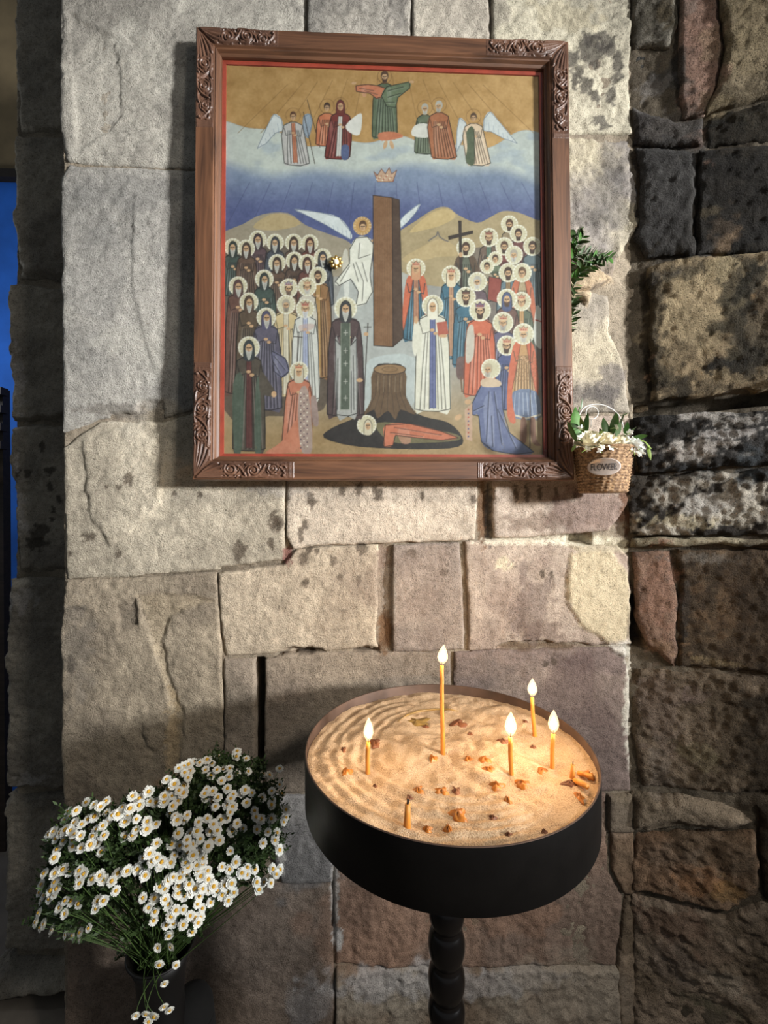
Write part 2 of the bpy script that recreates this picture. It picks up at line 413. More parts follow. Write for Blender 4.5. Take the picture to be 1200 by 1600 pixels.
for (u, v, ru, rv, c, m) in [(905, 615, 34, 12, (88, 82, 78), 0.6), (955, 600, 22, 34, (92, 86, 84), 0.7), (940, 618, 30, 16, (72, 68, 66), 0.7), (955, 320, 30, 60, (92, 88, 84), 0.6), (960, 260, 30, 30, (84, 80, 78), 0.6),
                             (930, 345, 34, 16, (80, 76, 72), 0.5), (620, 12, 14, 30, (100, 96, 92), 0.5), (520, 5, 60, 20, (108, 104, 98), 0.5), (740, 15, 60, 30, (146, 138, 126), 0.5), (880, 25, 60, 24, (152, 142, 118), 0.5), 
                             (920, 800, 60, 34, (118, 98, 90), 0.6), (850, 815, 60, 14, (96, 78, 66), 0.5), (830, 945, 30, 60, (100, 86, 80), 0.6), (840, 985, 40, 14, (96, 80, 72), 0.6),
                             (640, 900, 70, 60, (128, 112, 100), 0.4), (690, 950, 50, 60, (116, 102, 92), 0.4), (560, 890, 50, 50, (128, 114, 100), 0.35), (785, 880, 16, 10, (196, 184, 156), 0.7),
                             (880, 1100, 80, 70, (92, 76, 72), 0.6), (930, 1180, 60, 90, (98, 84, 78), 0.5), (760, 1050, 60, 24, (100, 90, 84), 0.5), (310, 560, 140, 90, (160, 155, 146), 0.35), (170, 130, 80, 80, (166, 160, 148), 0.4),
                             (200, 300, 110, 30, (112, 110, 106), 0.5), (240, 540, 70, 50, (164, 160, 150), 0.5), (150, 430, 60, 90, (118, 116, 112), 0.4), (180, 640, 60, 10, (104, 98, 90), 0.6),
                             (440, 760, 60, 18, (128, 124, 120), 0.4), (270, 720, 70, 70, (172, 160, 138), 0.4), (120, 1020, 30, 90, (104, 98, 90), 0.5), (300, 1290, 60, 60, (150, 116, 84), 0.5), (270, 1160, 12, 70, (168, 146, 112), 0.5),
                             (470, 1330, 60, 60, (112, 110, 108), 0.7), (440, 1340, 6, 30, (190, 186, 178), 0.7), (600, 1440, 110, 70, (144, 112, 92), 0.4), (800, 1420, 80, 40, (142, 108, 86), 0.4), (620, 1530, 120, 26, (168, 164, 162), 0.7), (760, 1530, 120, 24, (160, 156, 154), 0.6),
                             (480, 1560, 40, 44, (160, 154, 150), 0.6), (523, 1400, 6, 60, (186, 182, 176), 0.7), (528, 1470, 8, 22, (206, 204, 200), 0.8), (900, 1540, 90, 60, (150, 138, 124), 0.5), (960, 1280, 40, 40, (120, 108, 96), 0.4)]:
    blob(WF, u, v, ru, rv, c, m, 0.55)
# open joints with no mortar left, and others filled with brown earth
hole(WF, [(746, 750), (769, 750), (769, 845), (744, 845)], -0.012)
hole(WF, [(592, 852), (613, 852), (613, 1018), (592, 1018)], -0.006)
hole(WF, [(399, 1030), (411, 1030), (412, 1205), (399, 1205)], -0.16)
for p in ([(433, 1010), (505, 1008), (505, 1030), (433, 1030)], [(552, 1010), (590, 1010), (590, 1024), (552, 1024)]): hole(WF, p, -0.03)
hole(WF, [(985, 930), (1003, 930), (1003, 1010), (990, 1010)], -0.08)
hole(WF, [(890, 835), (925, 832), (925, 850), (890, 850)], -0.04)
for (u, v, ru, rv, c) in [(756, 800, 8, 60, (104, 80, 60)), (765, 800, 5, 60, (66, 62, 60)), (600, 870, 10, 26, (120, 104, 92)), (608, 930, 10, 60, (150, 140, 128)), (602, 990, 12, 34, (104, 78, 56)), (450, 868, 8, 16, (110, 72, 66)),
                          (990, 985, 14, 40, (120, 108, 90)), (985, 1100, 12, 90, (186, 180, 166)), (985, 780, 16, 60, (96, 70, 54)), (900, 845, 60, 8, (200, 192, 172)), (800, 846, 60, 6, (196, 186, 166))]:
    blob(WF, u, v, ru, rv, c, 0.9, 0.4)

wall_front = backing('wall_front', WF, [(97, -60), (992, -60), (992, 1720), (97, 1720)], (132, 121, 105), 0.009, 0.006, 0.30)
def S(px, c, c2=None, **k):
    k['edge'] = k.get('edge', 0.012) * 0.55; k['drop'] = k.get('drop', 0.014) * 0.28; k['shrink'] = -0.0012; k['jit'] = 0.0022
    return stone(WF, wall_front, px, c, c2, **k)
G = (152, 146, 135); 
S([(93, -50), (478, -50), (474, 262), (300, 261), (210, 256), (120, 252), (104, 250), (94, 205)], (160, 155, 144), (136, 131, 122), tool=0.003, amp=0.0036, edge=0.02, drop=0.018)
S([(94, 275), (106, 257), (210, 261), (300, 266), (474, 267), (474, 640), (300, 640), (258, 652), (176, 650), (152, 653), (122, 668), (98, 674)], (150, 146, 138), (130, 127, 121), tool=0.0025, amp=0.0034, edge=0.02)
S([(98, 700), (125, 678), (155, 659), (258, 658), (300, 646), (444, 642), (444, 876), (342, 888), (210, 900), (104, 905)], (172, 162, 144), (150, 141, 125), tool=0.0015, edge=0.014)
S([(104, 909), (210, 904), (338, 894), (341, 950), (346, 1028), (350, 1380), (250, 1384), (104, 1386), (98, 1200), (94, 1000)], (146, 134, 116), (126, 115, 100), amp=0.005)
S([(349, 1031), (398, 1030), (398, 1150), (397, 1382), (353, 1380), (351, 1160)], (138, 126, 112), (120, 110, 97), edge=0.006)
S([(104, 1390), (250, 1388), (398, 1386), (430, 1384), (518, 1382), (520, 1500), (522, 1560), (522, 1700), (98, 1700), (104, 1500)], (130, 116, 104), (112, 98, 86), amp=0.005, edge=0.02)
S([(413, 1244), (518, 1244), (519, 1378), (440, 1380), (413, 1300)], (140, 136, 132), (112, 108, 106), amp=0.005)
S([(448, 646), (746, 646), (745, 760), (742, 843), (600, 848), (520, 851), (458, 856), (448, 840)], (178, 165, 148), (160, 148, 133), edge=0.008)
S([(342, 896), (440, 882), (452, 872), (462, 860), (520, 854), (590, 851), (590, 930), (586, 1000), (590, 1013), (520, 1017), (450, 1020), (352, 1026), (346, 985)], (172, 158, 138), (154, 140, 122), edge=0.009)
S([(614, 852), (718, 848), (723, 930), (727, 1015), (614, 1019)], (150, 137, 124), (132, 120, 110), edge=0.009)
S([(727, 847), (850, 843), (905, 852), (965, 852), (983, 870), (983, 1005), (900, 1010), (733, 1016), (732, 930)], (164, 149, 134), (140, 124, 112), edge=0.009)
S([(772, 650), (984, 650), (992, 740), (980, 790), (952, 828), (880, 834), (830, 838), (771, 841)], (168, 154, 140), (146, 132, 120), edge=0.012)
S([(414, 1030), (450, 1024), (540, 1020), (704, 1020), (706, 1080), (706, 1240), (414, 1240)], (142, 129, 113), (124, 112, 99), edge=0.007, drop=0.01)
S([(710, 1020), (780, 1016), (900, 1014), (975, 1012), (983, 1060), (981, 1150), (986, 1236), (710, 1240)], (132, 117, 106), (112, 98, 92), edge=0.012, stretch=(0.6, 1.4))
S([(951, 1243), (986, 1241), (988, 1296), (953, 1297)], (128, 115, 98), (104, 93, 78), h0=0.010, edge=0.02, gain=0.85)
S([(954, 1302), (988, 1301), (990, 1394), (976, 1398), (957, 1362)], (130, 108, 88), (108, 92, 75), h0=0.006, amp=0.007, gain=0.85)
S([(524, 1244), (700, 1243), (946, 1242), (948, 1298), (952, 1364), (974, 1404), (962, 1508), (700, 1512), (526, 1508), (522, 1400)], (140, 116, 100), (124, 106, 94), amp=0.008, stretch=(1.5, 0.7))
S([(966, 1508), (979, 1404), (991, 1400), (991, 1700), (972, 1700)], (140, 124, 106), (108, 94, 78), amp=0.008, gain=0.85)
S([(526, 1512), (700, 1516), (962, 1512), (968, 1700), (526, 1700)], (150, 140, 126), (122, 106, 90), amp=0.012, h0=0.012)
S([(479, 267), (746, 267), (746, 640), (479, 640)], (150, 142, 130))
S([(750, 267), (842, 267), (842, 640), (750, 640)], (150, 142, 130))
S([(482, -50), (640, -50), (642, 60), (640, 262), (482, 262)], (148, 142, 132), (120, 116, 109), amp=0.006, tool=0.002)
S([(645, -50), (760, -50), (765, 60), (764, 262), (646, 262)], (166, 158, 144), (140, 132, 120), amp=0.006, tool=0.002)
S([(769, -50), (982, -50), (986, 60), (984, 130), (988, 206), (890, 205), (769, 205)], (168, 161, 142), (144, 138, 122), amp=0.007, tool=0.004)
S([(847, 210), (890, 210), (986, 218), (1002, 300), (1004, 345), (968, 398), (847, 402)], (160, 151, 130), (118, 112, 106), amp=0.009, tool=0.004, edge=0.03, drop=0.03)
S([(847, 406), (962, 404), (955, 436), (925, 452), (847, 456)], (150, 134, 112), (116, 106, 96), amp=0.008)
S([(847, 460), (925, 457), (952, 462), (955, 520), (972, 560), (984, 642), (847, 645)], (158, 148, 128), (134, 126, 114), edge=0.016, drop=0.02)

# the wall to the right, turned towards the viewer and black with candle soot
TAN = (150, 134, 108); SOOT = (42, 38, 32); GREY = (96, 92, 88)
for (u, v, ru, rv, c, m) in [(1060, 105, 34, 30, (66, 64, 60), 0.8), (1022, 130, 30, 18, (112, 108, 104), 0.6), (1040, 20, 14, 28, (74, 64, 46), 0.8), (1080, 480, 60, 60, (168, 150, 118), 0.6), (1150, 470, 36, 80, (44, 42, 32), 0.8),
                             (1040, 590, 50, 30, (44, 40, 30), 0.8), (1120, 570, 12, 9, (32, 30, 26), 0.9), (1150, 575, 14, 12, (32, 30, 26), 0.9), (1105, 580, 8, 10, (32, 30, 26), 0.9), (1175, 560, 20, 18, (34, 32, 26), 0.8),
                             (1012, 588, 6, 6, (178, 140, 110), 0.9), (1018, 558, 5, 4, (178, 140, 110), 0.8), (1035, 612, 16, 8, (158, 138, 108), 0.7), (1060, 430, 60, 14, (58, 54, 44), 0.7), (1130, 360, 22, 30, (128, 108, 86), 0.7), (1110, 330, 16, 8, (140, 124, 92), 0.6), 
                             (1170, 440, 30, 30, (38, 36, 28), 0.8), (1190, 470, 14, 20, (146, 118, 84), 0.6), (1120, 420, 30, 20, (164, 148, 116), 0.6),
                             (1100, 90, 30, 100, (160, 126, 108), 0.6), (1160, 150, 60, 26, (60, 52, 38), 0.5),
                             (1090, 700, 30, 8, (168, 160, 152), 0.7), (1130, 680, 50, 8, (176, 170, 164), 0.7), (1050, 770, 40, 24, (190, 182, 168), 0.6), (1100, 790, 50, 20, (196, 190, 180), 0.7), (1150, 810, 40, 14, (188, 180, 164), 0.7), (1060, 815, 60, 10, (176, 164, 136), 0.6), (1080, 740, 40, 16, (56, 58, 60), 0.7), (1170, 740, 20, 40, (60, 66, 70), 0.6),
                             (1150, 660, 60, 8, (160, 154, 146), 0.6), (1010, 750, 22, 26, (60, 54, 46), 0.6),
                             (1030, 920, 26, 70, (150, 116, 98), 0.7), (1070, 950, 10, 50, (58, 56, 54), 0.7), (1090, 930, 20, 50, (64, 54, 44), 0.6), (1130, 940, 40, 50, (120, 96, 72), 0.5), (1100, 872, 60, 8, (130, 124, 116), 0.5), (1180, 900, 40, 60, (60, 48, 34), 0.6), (1040, 1010, 30, 10, (150, 122, 96), 0.6), (1120, 1035, 40, 6, (164, 144, 108), 0.6),
                             (1040, 1120, 40, 60, (122, 106, 96), 0.5), (1090, 1090, 20, 16, (130, 112, 106), 0.5), (1160, 1140, 50, 70, (56, 46, 32), 0.7), (1030, 1200, 20, 40, (140, 128, 116), 0.5), (1090, 1180, 30, 20, (128, 120, 88), 0.4),
                             (1080, 1370, 40, 24, (158, 116, 82), 0.6), (1140, 1390, 30, 20, (150, 116, 70), 0.5), (1060, 1340, 50, 20, (132, 116, 100), 0.4), (1040, 1440, 60, 30, (116, 88, 72), 0.5), (1130, 1530, 40, 20, (164, 152, 136), 0.5), (1050, 1500, 40, 30, (120, 108, 100), 0.4), (1100, 1570, 60, 10, (104, 98, 80), 0.6)]:
    blob(WR, u, v, ru, rv, c, m, 0.75)
for (u, v, ru, rv, c, m) in [(1150, 300, 110, 90, (34, 31, 27), 0.75), (1045, 300, 50, 110, (64, 62, 60), 0.7), (1180, 520, 40, 90, (46, 42, 34), 0.75), (1020, 520, 16, 110, (52, 46, 36), 0.75), (1060, 610, 60, 16, (40, 36, 30), 0.6), (1170, 205, 90, 26, (44, 39, 31), 0.75),
                             (1180, 960, 60, 110, (58, 47, 36), 0.6), (1120, 1130, 60, 80, (92, 79, 63), 0.5), (1195, 1200, 40, 120, (44, 36, 26), 0.7), (1195, 1420, 40, 120, (54, 45, 35), 0.6), (1060, 1450, 70, 40, (112, 94, 80), 0.5), (1040, 200, 50, 26, (84, 79, 74), 0.6), (1160, 60, 60, 90, (122, 108, 80), 0.4)]:
    blob(WR, u, v, ru, rv, c, m, 0.8)
hole(WR, [(985, 920), (1004, 930), (1010, 1010), (985, 1010)], -0.06)
hole(WR, [(990, 632), (1260, 598), (1260, 625), (990, 652)], -0.05)
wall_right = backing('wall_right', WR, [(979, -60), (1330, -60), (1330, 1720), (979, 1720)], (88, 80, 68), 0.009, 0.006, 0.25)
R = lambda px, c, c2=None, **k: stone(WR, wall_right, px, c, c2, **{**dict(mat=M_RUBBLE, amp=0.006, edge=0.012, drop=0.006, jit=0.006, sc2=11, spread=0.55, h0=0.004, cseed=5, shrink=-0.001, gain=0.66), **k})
R([(990, -60), (1062, -60), (1060, 40), (1048, 72), (989, 74)], (140, 134, 122), (88, 82, 70))
R([(1066, -60), (1106, -60), (1124, 40), (1128, 75), (1118, 130), (1100, 178), (1066, 184), (1062, 100)], (160, 128, 112), (138, 118, 106), amp=0.004, edge=0.008)
R([(1110, -60), (1330, -60), (1330, 125), (1200, 150), (1104, 176), (1122, 132), (1132, 76), (1126, 40)], (144, 130, 106), (118, 106, 84), spread=0.8, stretch=(0.5, 2), h0=0.012)
R([(989, 80), (1046, 78), (1060, 105), (1060, 186), (990, 162)], (92, 90, 86), (60, 58, 54), h0=-0.012)
R([(990, 168), (1058, 190), (1096, 184), (1100, 228), (990, 224)], (116, 112, 108), (62, 58, 56))
R([(1102, 182), (1200, 156), (1330, 132), (1330, 205), (1200, 218), (1104, 228)], (60, 54, 42), (36, 34, 28), h0=-0.004)
R([(1092, 234), (1200, 224), (1330, 212), (1330, 398), (1200, 396), (1088, 398)], (64, 58, 46), (32, 30, 27), thr=-0.25, spread=0.8, stretch=(0.7, 1.5))
R([(992, 230), (1086, 235), (1084, 398), (1010, 402), (990, 370), (1002, 330)], (100, 97, 94), (58, 57, 56), spread=0.8)
R([(986, 408), (1006, 408), (1014, 632), (988, 640)], (106, 90, 68), (46, 40, 32), h0=-0.025)
R([(1012, 420), (1040, 408), (1090, 404), (1330, 400), (1330, 585), (1200, 604), (1110, 614), (1020, 626)], (150, 132, 104), (104, 92, 72), thr=0.1, h0=0.006, spread=0.9)
R([(990, 654), (1100, 648), (1330, 622), (1330, 718), (1200, 724), (1100, 732), (1000, 738)], (164, 158, 150), (44, 42, 40), amp=0.013, thr=-0.25, spread=0.2, sc2=16, stretch=(0.6, 1.6))
R([(984, 744), (1100, 738), (1330, 726), (1330, 832), (1100, 836), (984, 834)], (172, 164, 150), (46, 42, 38), amp=0.016, thr=-0.08, spread=0.22, sc2=14)
R([(984, 839), (1100, 841), (1330, 838), (1330, 852), (1100, 852), (984, 856)], (168, 158, 134), (110, 100, 78), h0=0.014, edge=0.008, drop=0.012)
R([(988, 862), (1050, 862), (1056, 950), (1054, 1040), (1012, 1008), (992, 960)], (146, 118, 100), (112, 90, 78), amp=0.006)
R([(1060, 862), (1200, 860), (1330, 858), (1330, 1056), (1200, 1050), (1060, 1042), (1062, 950)], (106, 88, 68), (66, 56, 44), spread=0.8, thr=-0.1)
R([(992, 1046), (1060, 1050), (1200, 1058), (1330, 1064), (1330, 1250), (1200, 1240), (1004, 1230), (990, 1140)], (132, 116, 98), (88, 76, 60), amp=0.009, spread=0.8, stretch=(0.6, 1.3))
R([(988, 1240), (1060, 1240), (1130, 1256), (1178, 1288), (1150, 1298), (1060, 1294), (988, 1296)], (136, 122, 104), (108, 96, 80), gain=0.85, h0=0.018, edge=0.03, drop=0.022)
R([(1184, 1262), (1330, 1270), (1330, 1440), (1196, 1404), (1188, 1330)], (70, 58, 44), (50, 42, 32))
R([(988, 1302), (1060, 1300), (1180, 1302), (1186, 1398), (1136, 1424), (1060, 1408), (988, 1392)], (138, 112, 90), (112, 94, 76), gain=0.85, h0=0.016, amp=0.012, drop=0.016)
R([(988, 1400), (1060, 1416), (1136, 1434), (1190, 1412), (1330, 1450), (1330, 1720), (988, 1720)], (146, 130, 113), (112, 98, 82), gain=0.92, amp=0.013, stretch=(1.2, 1.2), spread=0.6)

# the set-back jamb at the left edge, in the shade of the wall in front of it
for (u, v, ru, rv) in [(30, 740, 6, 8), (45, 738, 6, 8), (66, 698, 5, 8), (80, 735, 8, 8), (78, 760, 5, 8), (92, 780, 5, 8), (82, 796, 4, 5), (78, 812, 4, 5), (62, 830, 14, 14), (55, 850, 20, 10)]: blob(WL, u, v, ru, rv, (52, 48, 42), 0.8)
for (u, v, ru, rv) in [(30, 790, 8, 30), (34, 825, 10, 8), (28, 725, 4, 14), (30, 940, 24, 16), (50, 1220, 26, 10), (25, 590, 12, 60)]: blob(WL, u, v, ru, rv, (150, 146, 142), 0.5, 0.8)
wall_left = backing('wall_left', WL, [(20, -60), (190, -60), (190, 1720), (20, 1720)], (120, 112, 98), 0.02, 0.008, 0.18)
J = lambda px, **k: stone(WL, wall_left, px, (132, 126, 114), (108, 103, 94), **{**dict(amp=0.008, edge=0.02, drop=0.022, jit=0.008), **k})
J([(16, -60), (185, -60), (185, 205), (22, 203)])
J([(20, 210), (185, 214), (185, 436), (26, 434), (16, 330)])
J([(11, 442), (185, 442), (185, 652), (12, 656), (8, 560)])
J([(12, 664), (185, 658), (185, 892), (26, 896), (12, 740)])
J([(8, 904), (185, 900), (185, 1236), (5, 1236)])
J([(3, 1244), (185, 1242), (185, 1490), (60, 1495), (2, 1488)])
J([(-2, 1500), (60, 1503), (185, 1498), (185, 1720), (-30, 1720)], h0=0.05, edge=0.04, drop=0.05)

# floor
M_FLOOR = plain('worn_floor_stone', (104, 96, 86), 0.85, 0, 0.25, 8, 0.4, 60)
fl = MB().box(-5.0, 5.5, -4.2, 4.2, -0.06, 0.0).build('floor', M_FLOOR, None, False); fl['kind'] = 'structure'
# the room beyond the opening at the far left: a blue wall, a dark slatted stand and a yellow cloth
M_BLUE = plain('blue_plaster', (40, 110, 214), 0.8, 0, 0.2, 6)
zb = z_at(-1.9, 2.4, 285); zb2 = z_at(-1.9, 2.4, 272)
for (nm, z0, z1, y0, mt) in (('wall_beyond', 0, zb, 2.40, M_BLUE), ('trim_1', zb, zb2, 2.36, plain('dark_lintel', (40, 34, 30), 0.8)), ('wall_above', zb2, 5.2, 2.40, plain('dim_beige_plaster', (128, 112, 84), 0.9, 0, 0.3, 5))):
    wb = MB().box(-2.9, -1.15, y0, 2.46, z0, z1).build(nm, mt, None, False); wb['kind'] = 'structure'
M_DARKWOOD = wood_mat('dark_stained_wood', (34, 26, 22), (58, 46, 40), 0.5)
lp = at_y(np.array(2.0), np.array(660.0), 1.95)
st = empty('slatted_stand', (lp[0] - 0.10, 1.95, 0)); tag(st, 'dark slatted wooden stand in the room past the left edge of the wall', 'stand')
zz = [z_at(lp[0], 1.95, v) for v in (612, 640, 668, 696)]
for z in zz: MB().box(-0.2, 0.115, -0.02, 0.02, -0.016, 0.016).build('slat', M_DARKWOOD, st, False, (0, 0, z))
for x in (-0.19, 0.06): MB().box(x, x + 0.03, 0.02, 0.06, 0, zz[0] + 0.02).build('post', M_DARKWOOD, st, False)
lt = z_at(lp[0], 1.9, 750); lt2 = z_at(lp[0], 1.9, 714)
M_YEL = plain('yellow_cloth', (224, 184, 62), 0.85, 0, 0.15, 20, 0.3, 60)
yc = MB(); n = 14
for i in range(n + 1):
    x = -0.2 + 0.31 * i / n; y = -0.045 + 0.008 * math.sin(i * 1.7)
    yc.v += [(x, y, lt - 0.02), (x, y - 0.004, lt2), (x, y + 0.014, lt2), (x, y + 0.014, lt - 0.02)]
for i in range(n):
    for k in range(4): yc.f.append((i * 4 + k, i * 4 + (k + 1) % 4, (i + 1) * 4 + (k + 1) % 4, (i + 1) * 4 + k))
yc.f += [(0, 1, 2, 3), (n * 4 + 3, n * 4 + 2, n * 4 + 1, n * 4)]
o = yc.build('yellow_cloth', M_YEL, None, True, (lp[0] - 0.10, 1.95, 0)); tag(o, 'yellow cloth hanging below the slats of the dark stand', 'cloth')
far_fill = bpy.data.lights.new('far_room_fill', 'POINT'); far_fill.energy = 12; far_fill.shadow_soft_size = 0.15; far_fill.color = (0.9, 0.95, 1.0)  # added fill light brightening the far room, no visible lamp behind it
lo = bpy.data.objects.new('far_room_fill', far_fill); COL.objects.link(lo); lo.location = (-2.0, 1.62, 2.3)
# ------------------------------------------------------------------ the framed icon
FWD, FHT, LEAN = 0.92, 1.1022, -0.0299
FA = np.array([1.0, 0, 0]); FB = np.array([0, -math.sin(LEAN), math.cos(LEAN)]); FC = np.cross(FA, FB)
FO = np.array([0.045, 1.0651, 1.5 + 0.6233])
frame = empty('icon_frame'); tag(frame, 'carved walnut frame holding a glazed painted icon of a haloed crowd on the wall', 'framed icon')
frame.matrix_world = Matrix(((FA[0], FB[0], FC[0], FO[0]), (FA[1], FB[1], FC[1], FO[1]), (FA[2], FB[2], FC[2], FO[2]), (0, 0, 0, 1)))

def pf(px, z):
    px = np.atleast_2d(np.asarray(px, float)); d = ray(px[:, 0], px[:, 1]); o = FO + FC * z
    P = CAM + d * (((o - CAM) @ FC) / (d @ FC))[:, None] - FO
    return np.stack([P @ FA, P @ FB], 1)

M_WALNUT = wood_mat('walnut', (56, 36, 25), (118, 80, 55), 0.5)
M_CARVED = wood_mat('carved_walnut', (66, 45, 35), (112, 80, 62), 0.42)
M_SLIP = plain('red_painted_slip', (150, 62, 46), 0.5, 0, 0.2, 30)
RW, RD = 0.057, 0.036
prof = [(0, -RD), (0, -0.002), (0.002, 0), (0.0435, 0), (0.0455, -0.004), (0.0475, -0.0025), (0.0495, -0.004), (0.052, -0.011), (0.0545, -0.0125), (0.057, -0.0145), (0.057, -RD)]

def carve_strokes(L, tail):
    S = []
    def add(pts, w0, w1, h): S.append((np.array(pts, float), w0 * 1.25, w1 * 1.25, h))
    def spiral(ct, cs, r, turns, a0, sg, w0, w1, h):
        n = 44; add([(ct + sg * 0 + r * (1 - 0.88 * i / n) * math.cos(a0 + sg * turns * 2 * math.pi * i / n), cs + r * (1 - 0.88 * i / n) * math.sin(a0 + sg * turns * 2 * math.pi * i / n)) for i in range(n + 1)], w0, w1, h)
    def bez(p0, p1, p2, w0, w1, h, n=14):
        p0, p1, p2 = map(np.array, (p0, p1, p2)); add([(1 - t) ** 2 * p0 + 2 * t * (1 - t) * p1 + t * t * p2 for t in np.linspace(0, 1, n)], w0, w1, h)
    m = 0.0225
    # acanthus leaves fanning out of the mitre
    for k, (e, c) in enumerate([((0.30 * L, 0.007), (0.14 * L, 0.004)), ((0.34 * L, 0.014), (0.18 * L, 0.010)), ((0.36 * L, 0.023), (0.2 * L, 0.018)), ((0.32 * L, 0.032), (0.2 * L, 0.028)), ((0.26 * L, 0.039), (0.18 * L, 0.036))]):
        bez((0.010, 0.006 + 0.0005 * k), c, e, 0.0016, 0.0036, 0.0045)
    spiral(0.40 * L, m + 0.002, 0.0150, 1.9, 2.6, 1, 0.0030, 0.0018, 0.0055)
    spiral(0.64 * L, m - 0.001, 0.0140, 1.9, -2.4, -1, 0.0030, 0.0018, 0.0055)
    spiral(0.84 * L, m + 0.004, 0.0105, 1.7, 2.6, 1, 0.0026, 0.0015, 0.0045)
    bez((0.30 * L, 0.036), (0.48 * L, 0.048), (0.56 * L, 0.008), 0.0028, 0.0022, 0.005)
    bez((0.52 * L, 0.006), (0.70 * L, -0.002), (0.76 * L, 0.034), 0.0028, 0.0022, 0.005)
    bez((0.72 * L, 0.038), (0.9 * L, 0.046), (0.97 * L, 0.014), 0.0024, 0.0014, 0.004)
    for (a, b, c) in [((0.45 * L, 0.038), (0.52 * L, 0.034), (0.55 * L, 0.040)), ((0.47 * L, 0.006), (0.50 * L, 0.012), (0.46 * L, 0.004)), ((0.56 * L, 0.036), (0.60 * L, 0.040), (0.66 * L, 0.038)), ((0.70 * L, 0.007), (0.76 * L, 0.005), (0.80 * L, 0.010)),
                      ((0.26 * L, 0.010), (0.30 * L, 0.006), (0.38 * L, 0.005)), ((0.93 * L, 0.034), (0.97 * L, 0.036), (0.98 * L, 0.028)), ((0.30 * L, 0.03), (0.33 * L, 0.036), (0.40 * L, 0.040))]:
        bez(a, b, c, 0.0024, 0.0012, 0.004, 8)
    for (t0, s0, n_, r_) in [(0.40, m + 0.002, 7, 0.0175), (0.64, m - 0.001, 7, 0.0165), (0.84, m + 0.004, 6, 0.0125)]:
        for k in range(n_):
            q = 2 * math.pi * k / n_ + t0 * 9
            bez((t0 * L + r_ * math.cos(q), s0 + r_ * math.sin(q)), (t0 * L + 1.25 * r_ * math.cos(q + 0.3), s0 + 1.2 * r_ * math.sin(q + 0.3)), (t0 * L + 1.3 * r_ * math.cos(q + 0.75), s0 + 1.15 * r_ * math.sin(q + 0.75)), 0.0022, 0.0010, 0.0036, 6)
    for (t, s, r) in [(0.40, m + 0.002, 0.0042), (0.64, m - 0.001, 0.004), (0.84, m + 0.004, 0.0032), (0.955, 0.010, 0.003)]:
        add([(t * L, s), (t * L + 1e-4, s)], r, r, 0.0058)
    if tail:
        for k in range(3): add([(L + 0.004 + 0.004 * k, 0.003), (L + 0.004 + 0.004 * k, 0.042)], 0.0013, 0.0013, 0.0016)
    return S

def carving(rail, half, sign, L, tail):
    """relief on one end of a rail; t runs from the mitre corner along the rail"""
    S = carve_strokes(L, tail); E_ = L + (0.015 if tail else 0.004)
    def hf(a, b, d):
        t = half - sign * a; Q = np.stack([t, b], 1); h = np.full(len(a), 0.0006)
        h += 0.0006 * fbm(t * 300, b * 300, 2, 4)
        for pts, w0, w1, hh in S:
            lo = pts.min(0) - 0.006; hi = pts.max(0) + 0.006; m = ((Q > lo) & (Q < hi)).all(1)
            if not m.any(): continue
            q = Q[m]; best = np.full(len(q), 1e9); ww = np.zeros(len(q)); n = len(pts) - 1
            for i in range(n):
                ab = pts[i + 1] - pts[i]; u = np.clip(((q - pts[i]) @ ab) / max(ab @ ab, 1e-14), 0, 1)
                dd = np.sqrt(((q - pts[i] - u[:, None] * ab) ** 2).sum(1)); w = w0 + (w1 - w0) * (i + u) / n
                k = dd < best; best[k] = dd[k]; ww[k] = w[k]
            h[m] = np.maximum(h[m], hh * np.sqrt(np.clip(1 - (best / ww) ** 2, 0, 1)))
        return h * sm(0, 0.0018, d)
    P = np.array([(sign * (half - x), y) for x, y in ((0.0045, 0.0025), (E_, 0.0025), (E_, 0.0430), (0.0450, 0.0430))])
    Q, H, d, q = heightfield(densify(P, 0.02, 0, 0), 0.0011, hf, 0)
    if sign > 0: pass
    V = np.stack([Q[:, 0], Q[:, 1], H], 1)
    return mesh_obj('carving', V, q, M_CARVED, rail)

for (ang, half, org, LA, LB, tail) in ((0, FWD / 2, (0, -FHT / 2), 0.225, 0.225, True), (math.pi, FWD / 2, (0, FHT / 2), 0.195, 0.205, False),
                                     (-math.pi / 2, FHT / 2, (-FWD / 2, 0), 0.265, 0.235, True), (math.pi / 2, FHT / 2, (FWD / 2, 0), 0.235, 0.265, True)):
    V = []; Fc = []
    for sgn in (-1, 1):
        for s, z in prof: V.append((sgn * (half - s), s, z))
    n = len(prof)
    for i in range(n): Fc.append((i, (i + 1) % n, n + (i + 1) % n, n + i))
    Fc += [tuple(range(n))[::-1], tuple(range(n, 2 * n))]
    rail = mesh_obj('rail', V, Fc, M_WALNUT, frame, False); rail.location = (org[0], org[1], 0); rail.rotation_euler = (0, 0, ang)
    # the end at -x and the end at +x of each rail
    carving(rail, half, 1, LA, tail and LA > 0.21); carving(rail, half, -1, LB, tail and LB > 0.21)
hw, hh = FWD / 2 - RW, FHT / 2 - RW
for (ang, half, org) in ((0, hw, (0, -hh)), (math.pi, hw, (0, hh)), (-math.pi / 2, hh, (-hw, 0)), (math.pi / 2, hh, (hw, 0))):
    w = 0.0085
    V = [(s * (half - t), t, z) for s in (-1, 1) for t, z in ((0, -0.0275), (0, -0.0225), (w, -0.0235), (w, -0.0275))]
    sl = mesh_obj('slip', V, [(0, 1, 5, 4), (1, 2, 6, 5), (2, 3, 7, 6), (3, 0, 4, 7), (3, 2, 1, 0), (4, 5, 6, 7)], M_SLIP, frame, False)
    sl.location = (org[0], org[1], 0); sl.rotation_euler = (0, 0, ang)
